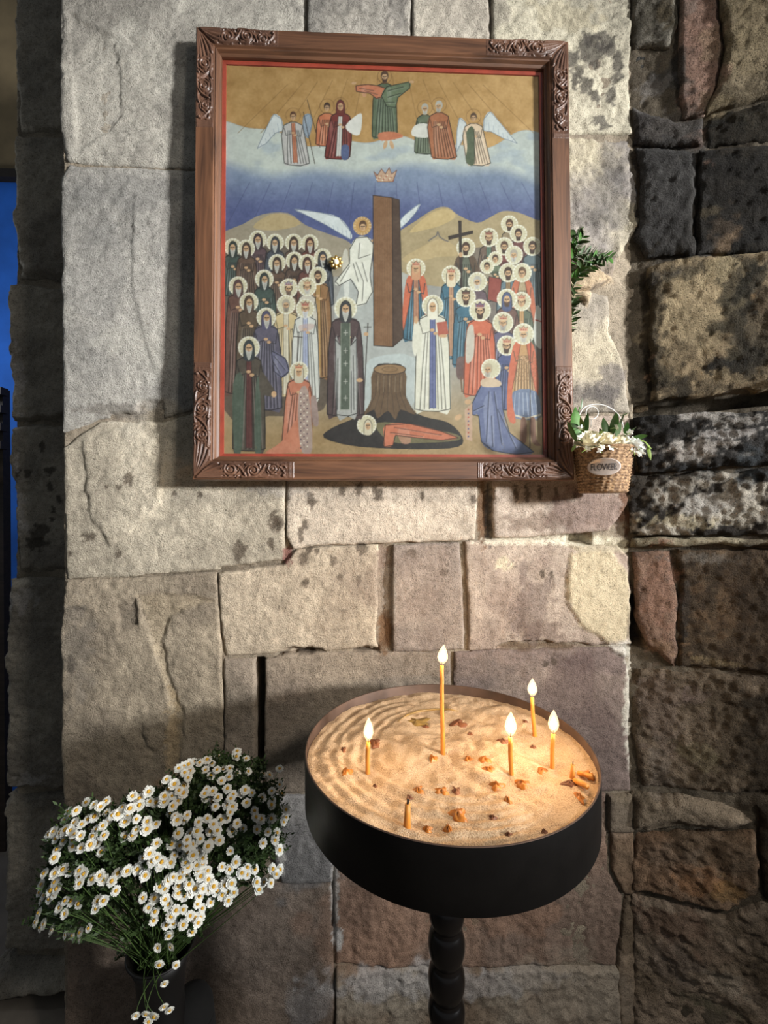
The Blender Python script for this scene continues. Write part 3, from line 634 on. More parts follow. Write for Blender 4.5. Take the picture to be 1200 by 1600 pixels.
MB().box(-hw - 0.02, hw + 0.02, -hh - 0.02, hh + 0.02, -RD - 0.004, -RD + 0.001).build('backing_board', M_WALNUT, frame, False)

# ---- the painted panel: colours laid down on a fine grid of the board itself
PZ = -0.027; CR = 0.0015
CX0, CY0 = -hw, -hh; CN = (int(2 * hw / CR) + 1, int(2 * hh / CR) + 1)
CV = np.zeros((CN[0], CN[1], 3))
def cpt(px): return (pf(px, PZ) - (CX0, CY0)) / CR
def blend(x0, y0, m, rgb):
    s = CV[x0:x0 + m.shape[0], y0:y0 + m.shape[1]]
    s[:] = s * (1 - m[..., None]) + np.asarray(rgb, float) * m[..., None]
def box_of(P, pad):
    lo = np.maximum(np.floor(P.min(0) - pad), 0).astype(int); hi = np.minimum(np.ceil(P.max(0) + pad) + 1, CN).astype(int)
    return lo, hi
def Pg(px, rgb, al=1.0, smooth=True):
    """filled shape through image-traced points, optionally rounded"""
    P = cpt(px)
    if smooth and len(P) > 3:
        Qs = []
        for i in range(len(P)):
            p0, p1, p2, p3 = P[i - 1], P[i], P[(i + 1) % len(P)], P[(i + 2) % len(P)]
            for t in (0, 0.34, 0.67):
                Qs.append(0.5 * ((2 * p1) + (-p0 + p2) * t + (2 * p0 - 5 * p1 + 4 * p2 - p3) * t * t + (-p0 + 3 * p1 - 3 * p2 + p3) * t ** 3))
        P = np.array(Qs)
    lo, hi = box_of(P, 1)
    if (hi <= lo).any(): return
    ss = 3; xs = lo[0] + (np.arange((hi[0] - lo[0]) * ss) + 0.5) / ss - 0.5; ys = lo[1] + (np.arange((hi[1] - lo[1]) * ss) + 0.5) / ss - 0.5
    ins = np.zeros((len(xs), len(ys)), bool)
    for i in range(len(P)):
        a, b = P[i], P[(i + 1) % len(P)]
        if abs(b[1] - a[1]) < 1e-9: continue
        c = (a[1] > ys) != (b[1] > ys); xi = a[0] + (ys - a[1]) / (b[1] - a[1]) * (b[0] - a[0])
        ins ^= c[None, :] & (xs[:, None] < xi[None, :])
    m = ins.reshape(hi[0] - lo[0], ss, hi[1] - lo[1], ss).mean((1, 3)) * al
    blend(lo[0], lo[1], m, rgb)
def Ln(px, w, rgb, al=1.0):
    P = cpt(px); w = w * 1.03; lo, hi = box_of(P, w + 2)
    if (hi <= lo).any(): return
    gx, gy = np.meshgrid(np.arange(lo[0], hi[0]), np.arange(lo[1], hi[1]), indexing='ij'); best = np.full(gx.shape, 1e9)
    for i in range(len(P) - 1):
        ab = P[i + 1] - P[i]; u = np.clip(((gx - P[i][0]) * ab[0] + (gy - P[i][1]) * ab[1]) / max(ab @ ab, 1e-9), 0, 1)
        best = np.minimum(best, np.hypot(gx - P[i][0] - u * ab[0], gy - P[i][1] - u * ab[1]))
    blend(lo[0], lo[1], np.clip(w / 2 - best + 0.5, 0, 1) * al * min(1, max(w, 0.35) / 1.0) ** 0.3, rgb)
def El(u, v, ru, rv, rgb, al=1.0, rot=0):
    t = np.linspace(0, 2 * math.pi, 22, endpoint=False); c, s = math.cos(rot), math.sin(rot)
    Pg([(u + ru * math.cos(q) * c - rv * math.sin(q) * s, v + ru * math.cos(q) * s + rv * math.sin(q) * c) for q in t], rgb, al, False)
INK = (46, 34, 28); SKIN = (206, 164, 120)
dk = lambda c, k=0.6: tuple(np.array(c) * k)
lt_ = lambda c, k=0.35: tuple(np.array(c) + (255 - np.array(c)) * k)

# sky of gold, cloud bank, blue sky, hills and ground, each painted over the grid
gx, gy = np.meshgrid(np.arange(CN[0]) * CR + CX0, np.arange(CN[1]) * CR + CY0, indexing='ij')
_ya = lambda v: pf([(600, v)], PZ)[0, 1]
nz = fbm(gx * 6, gy * 6, 4, 2)
CV[:] = np.array((186, 142, 78)) + (fbm(gx * 30, gy * 30, 3, 5) * 10)[..., None] + (sm(0.0, 0.4, gx) * 18)[..., None]
def over(mask, rgb): 
    global CV
    CV = CV * (1 - mask[..., None]) + np.asarray(rgb, float) * mask[..., None]
y_c = _ya(222) + 0.010 * np.sin(gx * 17 + 1.2) + 0.008 * np.sin(gx * 41) + 0.03 * sm(0.2, 0.4, abs(gx))
blue = sm(y_c + 0.002, y_c - 0.002, gy)
t = sm(_ya(270), _ya(345), gy)[..., None]
CV = CV * (1 - blue[..., None]) + blue[..., None] * ((1 - t) * np.array((122, 138, 166)) + t * np.array((78, 88, 138)) + (nz * 8)[..., None])
ylow = _ya(262) + 0.012 * np.sin(gx * 9 + 0.4) + 0.008 * np.sin(gx * 27)
cl = blue * sm(ylow - 0.03, ylow + 0.012, gy)
over(cl * (0.93 + 0.07 * nz), (196, 202, 192))
over(cl * sm(0.1, 0.6, fbm(gx * 12, gy * 22, 4, 8)) * 0.5, (150, 166, 182))
for k in range(14):                                            # rays
    u = 350 + 38 * k + 6; q = (u - 600) * 0.32
    Ln([(600 + (u - 600) * 0.62, 118 + abs(u - 600) * 0.06), (u - q * 0.2, 208)], 1.0, (132, 94, 46), 0.6)
    Ln([(600 + (u - 600) * 0.86, 285), (u + q * 0.02, 352)], 1.0, (60, 66, 110), 0.55)
# ground
yg = _ya(352); over(sm(_ya(395), _ya(420), gy) * 1.0, (150, 146, 140))
gr = sm(_ya(540), _ya(700), gy)[..., None]
gm = sm(_ya(405) , _ya(412), gy)[..., None]
CV = CV * (1 - gm) + gm * ((1 - gr) * np.array((156, 154, 148)) + gr * np.array((168, 138, 92)) + (nz * 10)[..., None])
Pg([(340, 372), (380, 350), (410, 335), (450, 333), (478, 352), (520, 368), (545, 378), (560, 400), (560, 430), (340, 430)], (158, 146, 124))
Pg([(395, 355), (420, 336), (448, 335), (470, 350), (430, 360)], (190, 164, 112), 0.8)
Pg([(618, 372), (650, 345), (680, 326), (700, 324), (716, 336), (745, 348), (765, 340), (785, 330), (810, 332), (840, 344), (868, 350), (868, 440), (618, 440)], (172, 152, 112))
Pg([(640, 362), (672, 334), (698, 326), (712, 338), (690, 352), (660, 360)], (204, 176, 118), 0.8)
Pg([(628, 405), (660, 385), (684, 374), (705, 380), (720, 398), (680, 402), (650, 412)], (196, 170, 120), 0.7)
Ln([(670, 376), (676, 372), (682, 368), (684, 362), (687, 370), (694, 375), (700, 377)], 2.0, (112, 106, 104))
Pg([(540, 430), (640, 430), (660, 540), (650, 640), (540, 650), (520, 560)], (176, 180, 176), 0.85)
Pg([(510, 640), (560, 600), (580, 560), (650, 560), (640, 640)], (186, 196, 196), 0.7)

def robe(pts, rgb, folds=(), w=1.1):
    Pg(pts, rgb); P = list(pts)
    xs = [p[0] for p in P]; ys = [p[1] for p in P]; x0, x1, y0, y1 = min(xs), max(xs), min(ys), max(ys)
    Pg([(x0 + (x1 - x0) * 0.18, y0 + 0.3 * (y1 - y0)), (x0 + (x1 - x0) * 0.32, y0 + 0.2 * (y1 - y0)), (x0 + (x1 - x0) * 0.36, y0 + 0.8 * (y1 - y0)), (x0 + (x1 - x0) * 0.24, y0 + 0.85 * (y1 - y0))], lt_(rgb, 0.25), 0.6)
    for f in folds:
        Ln(f, 2.2, dk(rgb, 0.74), 0.6); Ln([(p[0] + 2.2, p[1] + 1) for p in f], 1.3, lt_(rgb, 0.32), 0.6); Ln(f, 0.8, dk(rgb, 0.38), 0.85)
    Ln(P + [P[0]], w * 1.15, dk(rgb, 0.28), 0.95)

def halo(u, v, r, gold=False):
    El(u, v, r * 1.02, r * 1.04, (226, 222, 204) if not gold else (196, 150, 84)); El(u, v, r * 0.9, r * 0.92, (196, 150, 84) if gold else (204, 196, 164))
    n = 34
    for k in range(n):
        q = 2 * math.pi * k / n; c, s = math.cos(q), math.sin(q)
        Ln([(u + c * r * 0.78, v + s * r * 0.78), (u + c * r * 1.04, v + s * r * 1.04)], 0.7, (238, 234, 214) if k % 2 else (186, 172, 130), 0.8)

def head(u, v, s, hood=None, hair=(70, 48, 34), beard=None, crown=None, look=0, skin=SKIN):
    """face centre, size factor, covering"""
    if hood is not None:
        Pg([(u - 7.5 * s, v + 14 * s), (u - 7.2 * s, v - 3 * s), (u - 4 * s, v - 9.5 * s), (u + look * 2, v - 11.5 * s), (u + 4 * s, v - 9.5 * s), (u + 7.2 * s, v - 3 * s), (u + 7.5 * s, v + 14 * s), (u, v + 18 * s)], hood)
        Ln([(u - 7.5 * s, v + 14 * s), (u - 7.2 * s, v - 3 * s), (u - 4 * s, v - 9.5 * s), (u, v - 11.5 * s), (u + 4 * s, v - 9.5 * s), (u + 7.2 * s, v - 3 * s), (u + 7.5 * s, v + 14 * s)], 0.9, INK, 0.8)
    elif hair is not None:
        El(u, v - 2 * s, 6.4 * s, 8.2 * s, hair); 
    El(u + look * 0.8 * s, v + 0.8 * s, 4.7 * s, 6.9 * s, skin)
    El(u + (look * 0.8 - 1.6) * s, v + 2.6 * s, 1.6 * s, 3.2 * s, dk(skin, 0.78), 0.6)
    if hood is None and hair is not None: Pg([(u - 4.6 * s, v - 1 * s), (u - 4 * s, v - 6 * s), (u, v - 8 * s), (u + 4 * s, v - 6 * s), (u + 4.6 * s, v - 1 * s), (u + 2.5 * s, v - 4 * s), (u - 2.5 * s, v - 4 * s)], hair)
    if beard is not None:
        Pg([(u + (look * 0.8 - 4.2) * s, v + 2.4 * s), (u + (look * 0.8 - 1.5) * s, v + 4 * s), (u + (look * 0.8 + 1.5) * s, v + 4 * s), (u + (look * 0.8 + 4.2) * s, v + 2.4 * s), (u + (look + 3.2) * s, v + 10 * s), (u + look * s, v + 17 * s if beard[1] else v + 11 * s), (u + (look - 3.2) * s, v + 10 * s)], beard[0])
        for k in (-1.5, 0, 1.5): Ln([(u + (look + k) * s, v + 6 * s), (u + (look + k * 0.6) * s, v + (13 if beard[1] else 9) * s)], 0.6, dk(beard[0], 0.7), 0.7)
    Ln([(u + (look - 2.8) * s, v - 0.6 * s), (u + (look - 1.0) * s, v - 0.4 * s)], 1.4 * s, INK, 0.95); Ln([(u + (look + 1.0) * s, v - 0.4 * s), (u + (look + 2.8) * s, v - 0.6 * s)], 1.4 * s, INK, 0.95)
    Ln([(u + look * s, v), (u + (look + 0.3) * s, v + 2.6 * s)], 0.6 * s, dk(skin, 0.55), 0.8)
    Ln([(u + (look - 1) * s, v + 4.3 * s), (u + (look + 1.2) * s, v + 4.3 * s)], 0.7 * s, (150, 80, 66), 0.8)
    if crown:
        Pg([(u - 5.5 * s, v - 4 * s), (u - 6.5 * s, v - 11 * s), (u - 3.2 * s, v - 9 * s), (u, v - 12.5 * s), (u + 3.2 * s, v - 9 * s), (u + 6.5 * s, v - 11 * s), (u + 5.5 * s, v - 4 * s)], crown, 1, False)
        Ln([(u - 5.5 * s, v - 4.5 * s), (u + 5.5 * s, v - 4.5 * s)], 1.2 * s, (226, 196, 150)); 
        for k in (-3, 0, 3): El(u + k * s, v - 6.8 * s, 0.9 * s, 0.9 * s, (170, 60, 50))
        Ln([(u - 6.5 * s, v - 11 * s), (u - 3.2 * s, v - 9 * s), (u, v - 12.5 * s), (u + 3.2 * s, v - 9 * s), (u + 6.5 * s, v - 11 * s)], 0.7, dk(crown, 0.5))

def figure(u, v, s, rob, low, w=16, hood=None, hair=(70, 48, 34), beard=None, crown=None, look=0, inner=None, hands=True, hal=True, cape=None, drift=0):
    """standing figure: head at (u, v), hem at row low"""
    w = w * 1.16; sh = v + 13 * s; H = low - sh; d = drift
    body = [(u - 5 * s, sh - 2 * s), (u + 5 * s, sh - 2 * s), (u + w * 0.72, sh + 4 * s), (u + w * 0.92, sh + 0.3 * H), (u + w + d, low - 3), (u + w * 0.3 + d, low + 1), (u - w * 0.5 + d, low), (u - w + d, low - 3), (u - w * 0.92, sh + 0.3 * H), (u - w * 0.72, sh + 4 * s)]
    folds = [[(u + k * w * 0.35, sh + 0.18 * H), (u + k * w * 0.5 + d * 0.4, sh + 0.55 * H), (u + k * w * 0.62 + d, low - 3)] for k in (-1.15, -0.75, -0.3, 0.1, 0.5, 0.85, 1.2)]
    w *= 1.0
    robe(body, rob, folds)
    if inner: 
        Pg([(u - 3.4 * s, sh), (u + 3.4 * s, sh), (u + 4.6 * s + d * 0.6, low - 4), (u - 4.2 * s + d * 0.6, low - 4)], inner, 1, False)
        Ln([(u - 3.4 * s, sh), (u - 4.2 * s + d * 0.6, low - 4)], 0.8, dk(inner, 0.5)); Ln([(u + 3.4 * s, sh), (u + 4.6 * s + d * 0.6, low - 4)], 0.8, dk(inner, 0.5)); Ln([(u, sh), (u + d * 0.6, low - 5)], 0.7, dk(inner, 0.7))
    if cape:
        for k in (-1, 1): Pg([(u + k * 4 * s, sh - 1 * s), (u + k * w * 0.74, sh + 3 * s), (u + k * w * 1.05, sh + 0.5 * H), (u + k * w * 0.98, sh + 0.85 * H), (u + k * w * 0.62, sh + 0.5 * H)], cape); Ln([(u + k * 4 * s, sh), (u + k * w * 0.62, sh + 0.5 * H), (u + k * w * 0.98, sh + 0.85 * H)], 0.9, dk(cape, 0.5))
    if hands:
        Ln([(u - w * 0.7, sh + 10 * s), (u - w * 0.55, sh + 24 * s), (u - 1 * s, sh + 20 * s)], 1.2, dk(rob, 0.5)); Ln([(u + w * 0.7, sh + 10 * s), (u + w * 0.6, sh + 26 * s), (u + 3 * s, sh + 24 * s)], 1.2, dk(rob, 0.5))
        El(u - 0.5 * s, sh + 19 * s, 3.2 * s, 2.2 * s, SKIN); El(u + 4 * s, sh + 23.5 * s, 3.2 * s, 2.2 * s, SKIN)
    if hal: halo(u, v - 1 * s, 14.5 * s)
    head(u, v, s, hood, hair, beard, crown, look)

def wing(pts, n, rgb=(206, 212, 212)):
    Pg(pts, rgb); Ln(pts + [pts[0]], 0.9, (92, 108, 126), 0.9)
    a = np.array(pts); m = len(a) // 2
    for k in range(n):
        f = (k + 1) / (n + 1); p = a[0] * (1 - f) + a[m] * f; q = a[-1] * (1 - f) + a[m] * f
        Ln([p, (p + q) / 2 + (1, 2), q], 0.8, (138, 152, 166), 0.8)

# the upper group on the clouds
figure(601, 120, 0.95, (96, 112, 84), 216, 17, hair=(88, 60, 40), beard=((88, 60, 40), 0), inner=None, hands=False, hal=False)
Ln([(601 + 11 * math.cos(q), 119 + 11 * math.sin(q)) for q in np.linspace(0, 6.3, 26)], 0.9, (130, 92, 50))
robe([(590, 134), (575, 132), (556, 134), (557, 143), (578, 146), (588, 154), (600, 150), (602, 138)], (206, 122, 84), [[(562, 138), (584, 142)], [(570, 142), (590, 148)]])
robe([(604, 136), (620, 132), (640, 128), (640, 138), (622, 152), (618, 168), (604, 166), (596, 150)], (108, 124, 92), [[(606, 142), (630, 136)], [(606, 152), (626, 146)], [(602, 160), (616, 160)]])
El(553, 130, 4, 2.2, SKIN); El(643, 128, 4, 2.2, SKIN)
Pg([(592, 208), (616, 206), (630, 214), (596, 220)], (206, 122, 84)); El(602, 226, 3, 7, SKIN, 1, 0.3); El(612, 226, 3, 7, SKIN, 1, -0.3)
wing([(440, 186), (428, 178), (418, 196), (402, 232), (416, 224), (430, 208), (442, 204)], 5); wing([(474, 182), (484, 178), (488, 192), (482, 216), (474, 206)], 3, (150, 164, 178))
figure(458, 182, 0.8, (188, 184, 180), 258, 17, hair=(104, 66, 40), hands=True, hal=False, inner=(196, 120, 84), drift=6)
Ln([(474, 175), (492, 256)], 1.0, INK); Ln([(480, 156), (500, 230)], 0.9, INK)
figure(511, 168, 0.8, (206, 118, 76), 228, 15, hair=(70, 44, 30), hal=False)
figure(532, 166, 0.9, (128, 48, 40), 248, 17, hood=(118, 44, 38), hal=False, inner=(206, 204, 196), drift=-5)
Pg([(540, 196), (560, 178), (566, 182), (562, 210), (548, 208)], (222, 220, 212)); Pg([(534, 228), (545, 228), (544, 248), (534, 248)], (84, 98, 140))
figure(664, 170, 0.85, (106, 118, 92), 240, 14, hair=(176, 174, 164), beard=((196, 194, 184), 0), hal=False); Pg([(648, 196), (668, 194), (672, 214), (644, 212)], (216, 214, 204)); 
figure(686, 166, 0.9, (178, 108, 68), 248, 17, hair=(184, 182, 172), beard=((170, 166, 154), 0), hal=False, look=-1, drift=8)
wing([(728, 192), (718, 184), (714, 204), (713, 238), (722, 220), (730, 206)], 4); wing([(756, 186), (766, 174), (780, 190), (808, 224), (786, 216), (768, 206), (756, 204)], 6)
figure(740, 184, 0.8, (224, 196, 164), 258, 16, hair=(86, 62, 44), hal=False, inner=None, drift=8); Pg([(729, 206), (740, 200), (741, 256), (728, 252), (730, 230)], (92, 104, 78)); Ln([(741, 202), (742, 256)], 0.9, INK)
for u, v in ((458, 180), (511, 166), (532, 164), (664, 168), (686, 164), (740, 182)): Ln([(u + 11.5 * math.cos(q), v + 11.5 * math.sin(q)) for q in np.linspace(0, 6.3, 26)], 0.8, (132, 92, 50), 0.8)
# crown above the pillar
Pg([(584, 268), (590, 274), (596, 264), (602, 272), (608, 262), (612, 272), (620, 266), (614, 284), (590, 284)], (196, 160, 130), 1, False)
Ln([(584, 268), (590, 274), (596, 264), (602, 272), (608, 262), (612, 272), (620, 266), (614, 284), (590, 284), (584, 268)], 1.0, (120, 70, 50))
for k in range(16): El(588 + 1.9 * k % 28, 274 + (k * 7 % 9), 1.0, 1.0, (226, 212, 186) if k % 2 else (170, 84, 66))
# winged figure beside the pillar
wing([(548, 362), (530, 340), (500, 332), (460, 327), (486, 340), (510, 352), (530, 364), (548, 374)], 8); wing([(620, 352), (632, 336), (656, 318), (650, 332), (636, 348), (624, 358)], 5)
robe([(556, 372), (574, 370), (584, 382), (582, 400), (578, 430), (582, 456), (572, 474), (556, 478), (560, 456), (548, 436), (530, 446), (524, 440), (546, 412), (546, 390)], (220, 218, 204), [[(562, 380), (560, 404), (578, 398)], [(556, 410), (568, 440), (566, 470)], [(566, 410), (574, 440)], [(546, 416), (532, 440)], [(552, 412), (560, 440)]])
halo(566, 353, 14, True); head(567, 354, 0.95, hair=(92, 62, 40)); El(584, 376, 4, 2.4, SKIN)
# pillar and stump
Pg([(613, 309), (624, 312), (630, 528), (614, 542)], (84, 62, 48), 1, False); Pg([(583, 305), (613, 309), (614, 542), (584, 540)], (136, 96, 62), 1, False)
for k in range(9): Ln([(586 + 3.2 * k, 310), (586 + 3.2 * k + 1.5 * math.sin(k), 420), (586 + 3.2 * k, 538)], 0.7, (112, 76, 48), 0.6)
Ln([(583, 305), (613, 309), (614, 542), (584, 540), (583, 305)], 1.2, INK); Ln([(613, 309), (624, 312), (630, 528), (614, 542)], 1.0, INK)
Pg([(584, 575), (610, 568), (632, 576), (636, 630), (660, 650), (700, 660), (722, 682), (716, 698), (660, 702), (560, 698), (506, 684), (520, 668), (560, 650), (580, 628)], (48, 42, 40))
Pg([(584, 577), (632, 577), (634, 620), (650, 648), (626, 640), (618, 656), (606, 642), (590, 654), (584, 640), (566, 650), (580, 624)], (110, 84, 58))
for k in range(8): Ln([(588 + 6 * k, 582), (587 + 6.4 * k, 616), (572 + 11 * k, 648)], 0.8, (70, 52, 38), 0.8); 
for k in range(5): Ln([(591 + 9 * k, 588), (590 + 9 * k, 612)], 0.7, (196, 180, 150), 0.6)
El(609, 577, 25, 8, (150, 116, 78)); Ln([(609 + 25 * math.cos(q), 577 + 8 * math.sin(q)) for q in np.linspace(0, 6.3, 30)], 1.0, INK); Ln([(609 + 12 * math.cos(q), 577 + 4 * math.sin(q)) for q in np.linspace(0, 6.3, 20)], 0.7, (96, 70, 46))
# the figure lying under the roots
Pg([(586, 664), (610, 660), (660, 668), (712, 678), (716, 688), (660, 692), (610, 690)], (118, 110, 74)); robe([(602, 664), (640, 662), (690, 674), (716, 684), (690, 688), (650, 684), (618, 680), (614, 696), (600, 698), (600, 684)], (206, 116, 82), [[(616, 668), (690, 680)], [(610, 676), (660, 682)]])
halo(573, 664, 15); head(575, 665, 0.85, hood=(206, 196, 168)); 
# crowd on the left, back row first
Pg([(350, 400), (400, 385), (500, 390), (516, 430), (518, 560), (505, 640), (420, 650), (350, 640)], (92, 78, 66), 0.85)
Pg([(716, 410), (760, 385), (830, 385), (858, 420), (858, 640), (790, 640), (740, 600), (716, 560)], (112, 100, 92), 0.8)
BR, GN, GY, PU, WH = (104, 78, 62), (70, 86, 78), (78, 82, 92), (96, 72, 76), (196, 194, 184)
GB = ((190, 188, 178), 1)
for a in [(403, 375, PU), (430, 380, GY), (459, 380, BR), (484, 381, (116, 62, 50)), (364, 387, GN), (385, 389, BR), (504, 403, GY), (433, 412, BR), (460, 408, (92, 70, 58)), (480, 412, (110, 66, 56))]:
    figure(a[0], a[1], 0.92, a[2], a[1] + 75, 15, hood=dk(a[2], 0.72), beard=GB, look=random.choice((-0.6, 0, 0.6)))
figure(497, 432, 0.95, (150, 108, 66), 590, 19, hair=(74, 52, 40), beard=((74, 52, 40), 0), inner=(190, 146, 84))
figure(413, 437, 0.98, GN, 540, 17, hood=(54, 64, 62), beard=GB, look=0.6)
figure(451, 451, 0.98, (150, 120, 96), 540, 15, crown=(150, 140, 150), beard=((120, 100, 84), 0)); figure(480, 449, 0.98, (200, 192, 176), 560, 15, crown=(196, 170, 130), beard=((186, 182, 172), 0))
figure(372, 448, 1.0, (112, 78, 66), 615, 18, hood=(96, 66, 62), beard=GB, look=0.7); figure(389, 473, 1.0, (98, 80, 62), 640, 18, hood=(88, 66, 50), beard=GB, look=0.7)
figure(447, 477, 1.0, (208, 184, 134), 620, 20, hood=None, hair=(170, 160, 140), beard=((150, 140, 124), 0), inner=(216, 206, 180)); 
figure(477, 483, 1.0, (204, 204, 196), 625, 19, crown=(186, 130, 110), hair=(150, 120, 90), beard=((196, 196, 198), 1), inner=(168, 176, 204)); Ln([(466, 518), (464, 572)], 1.2, INK); Ln([(459, 526), (472, 527)], 1.2, INK)
Pg([(468, 508), (490, 506), (488, 514), (470, 518)], (190, 160, 150), 0.6)
figure(416, 497, 1.03, (98, 92, 110), 640, 21, hood=(86, 82, 112), beard=GB, look=0.9); robe([(424, 548), (446, 560), (452, 580), (440, 590), (428, 580)], (108, 106, 132), [[(428, 556), (446, 578)], [(426, 564), (438, 584)]])
figure(540, 483, 1.2, (86, 66, 66), 650, 25, hood=(58, 60, 62), beard=GB, inner=(104, 114, 100)); robe([(524, 530), (532, 540), (548, 540), (557, 530), (558, 646), (544, 650), (526, 648)], (170, 170, 166), [[(528, 560), (527, 640)], [(552, 556), (553, 640)], [(549, 580), (549, 645)]]); Pg([(533, 505), (547, 505), (546, 640), (532, 640)], (88, 98, 84), 1, False); Ln([(533, 505), (532, 640), (546, 640), (547, 505)], 0.9, (150, 160, 140))
for v in (520, 548, 568, 596, 622): Ln([(537, v), (543, v)], 0.9, WH); Ln([(540, v - 4), (540, v + 4)], 0.9, WH)
Ln([(575, 505), (568, 636)], 1.2, INK); Ln([(569, 511), (580, 511)], 1.2, INK); El(572, 522, 4, 3, SKIN); El(562, 594, 5, 3, SKIN)
figure(389, 544, 1.15, (88, 78, 66), 704, 22, hood=(58, 66, 68), beard=GB, inner=(104, 56, 52)); Pg([(364, 600), (380, 590), (378, 700), (366, 704)], (84, 100, 84), 0.9); Pg([(400, 600), (406, 600), (408, 704), (398, 704)], (84, 100, 84), 0.9)
Pg([(408, 580), (424, 602), (432, 616), (424, 620), (406, 612)], (88, 78, 66)); El(428, 616, 4, 5, SKIN)
figure(467, 581, 1.0, (200, 122, 92), 704, 20, hood=(200, 190, 166), crown=(206, 150, 110), hal=True, drift=-4); Pg([(440, 690), (470, 650), (478, 700), (448, 708), (414, 708)], (204, 126, 94)); Pg([(468, 610), (482, 612), (488, 702), (472, 706), (466, 660)], (172, 148, 136)); 
for k in range(40): El(470 + (k * 5) % 15, 614 + k * 2.2, 1.2, 1.2, (96, 70, 84) if k % 2 else (226, 214, 196))
Pg([(486, 620), (494, 622), (498, 662), (490, 664), (486, 640)], (160, 136, 128)); 
# crowd on the right
OR, BL, DB = (208, 104, 70), (64, 110, 132), (74, 84, 132)
DBd = ((72, 50, 38), 0)
figure(796, 351, 0.9, (150, 130, 100), 440, 13, hair=(92, 62, 44), beard=DBd); figure(764, 372, 0.98, (112, 90, 76), 470, 16, hair=(104, 66, 44), beard=DBd, inner=(96, 122, 104), crown=(150, 110, 90)); figure(810, 366, 0.92, (110, 60, 56), 450, 14, hair=(74, 50, 38), beard=DBd)
figure(832, 386, 0.98, (100, 116, 122), 480, 16, hair=(74, 50, 38), beard=DBd, look=-0.6); figure(788, 386, 0.95, (120, 56, 52), 460, 14, hair=(96, 66, 48), beard=DBd); figure(803, 399, 0.95, (160, 150, 128), 470, 14, hair=(170, 160, 144), beard=((190, 186, 176), 0), look=-0.6)
figure(774, 405, 0.75, (104, 116, 90), 470, 11, hair=(80, 56, 42)); figure(761, 417, 0.75, (150, 140, 116), 470, 11, hair=(80, 56, 42))
figure(728, 388, 1.0, (94, 100, 84), 470, 18, hair=(80, 54, 40), beard=DBd, look=-0.6, cape=(96, 74, 56)); Pg([(716, 345), (721, 345), (723, 450), (719, 450)], (56, 44, 38), 1, False); Pg([(700, 369), (739, 360), (739, 365), (701, 375)], (56, 44, 38), 1, False); El(720, 398, 3, 4, SKIN)
figure(794, 427, 1.0, (94, 118, 128), 500, 16, hair=(74, 50, 38), beard=DBd, inner=(150, 120, 80)); figure(816, 427, 1.0, (176, 156, 120), 520, 17, hair=(110, 78, 52), look=-0.6, cape=(196, 104, 70))
figure(746, 441, 1.0, (104, 84, 92), 540, 16, hair=(176, 172, 162), beard=((196, 192, 182), 0), look=-0.6, hands=False); Pg([(764, 432), (784, 436), (780, 474), (762, 468)], (150, 66, 54), 1, False); Ln([(764, 432), (784, 436), (780, 474), (762, 468), (764, 432)], 0.9, INK)
figure(705, 431, 1.0, BL, 560, 17, hood=(222, 206, 176), crown=(206, 150, 120), inner=(186, 140, 108))
figure(650, 420, 1.0, BL, 532, 17, hood=(206, 150, 110), crown=(206, 150, 120), inner=(186, 130, 100), cape=OR)
figure(815, 472, 1.0, (96, 106, 84), 560, 17, hair=(110, 74, 50), crown=(206, 150, 120), inner=(196, 150, 96)); figure(792, 468, 1.05, (120, 84, 74), 560, 18, hood=(76, 88, 128), beard=((88, 62, 46), 0))
Pg([(838, 478), (848, 490), (852, 520), (846, 545), (834, 530)], (206, 206, 198)); Ln([(837, 500), (848, 503)], 2.0, (190, 60, 50))
figure(728, 465, 1.05, BL, 572, 18, hair=(70, 48, 36), beard=DBd, crown=(84, 66, 54)); Pg([(714, 560), (728, 560), (726, 590), (714, 590)], (110, 84, 80)); Ln([(720, 590), (722, 612)], 2.4, (110, 80, 56))
figure(676, 479, 1.15, (218, 214, 196), 642, 24, hood=(226, 220, 200), inner=(104, 112, 158)); Pg([(682, 504), (698, 502), (701, 522), (685, 525)], (186, 96, 76), 1, False); El(692, 525, 7, 2.6, SKIN); Pg([(648, 500), (656, 512), (650, 556), (644, 540)], (222, 218, 200)); El(650, 500, 3, 6, SKIN)
figure(786, 505, 1.1, (98, 92, 120), 600, 20, hair=(150, 140, 124), beard=((170, 164, 154), 0), crown=(196, 150, 120))
figure(750, 486, 1.15, OR, 618, 22, hair=(70, 48, 36), beard=DBd, crown=(120, 92, 116)); Pg([(730, 516), (740, 510), (740, 556), (728, 566)], (196, 188, 172)); 
figure(792, 541, 1.05, DB, 640, 16, hair=(110, 80, 60), beard=((86, 60, 44), 0), crown=(196, 140, 110), look=-0.8)
# armoured figure, kneeling figure in blue
figure(818, 523, 1.12, (196, 150, 96), 640, 19, hair=(176, 166, 146), beard=((190, 184, 172), 0), crown=(206, 150, 120), cape=OR)
for r in range(7):
    for k in range(6): Ln([(803 + 6 * k + 3 * (r % 2), 556 + 6 * r), (806 + 6 * k + 3 * (r % 2), 560 + 6 * r), (809 + 6 * k + 3 * (r % 2), 556 + 6 * r)], 0.8, (140, 96, 58), 0.8)
Pg([(802, 612), (838, 612), (844, 650), (822, 656), (798, 648)], (110, 124, 156)); 
for k in range(6): Ln([(805 + 6 * k, 614), (803 + 7.4 * k, 648)], 0.9, (208, 214, 220), 0.8)
Ln([(798, 647), (822, 654), (844, 648)], 3.0, (200, 190, 170)); Pg([(814, 655), (822, 656), (822, 690), (808, 698), (812, 690)], (130, 84, 60)); Pg([(828, 656), (836, 654), (838, 686), (846, 696), (832, 692)], (130, 84, 60)); Ln([(829, 530), (828, 700)], 1.2, INK)
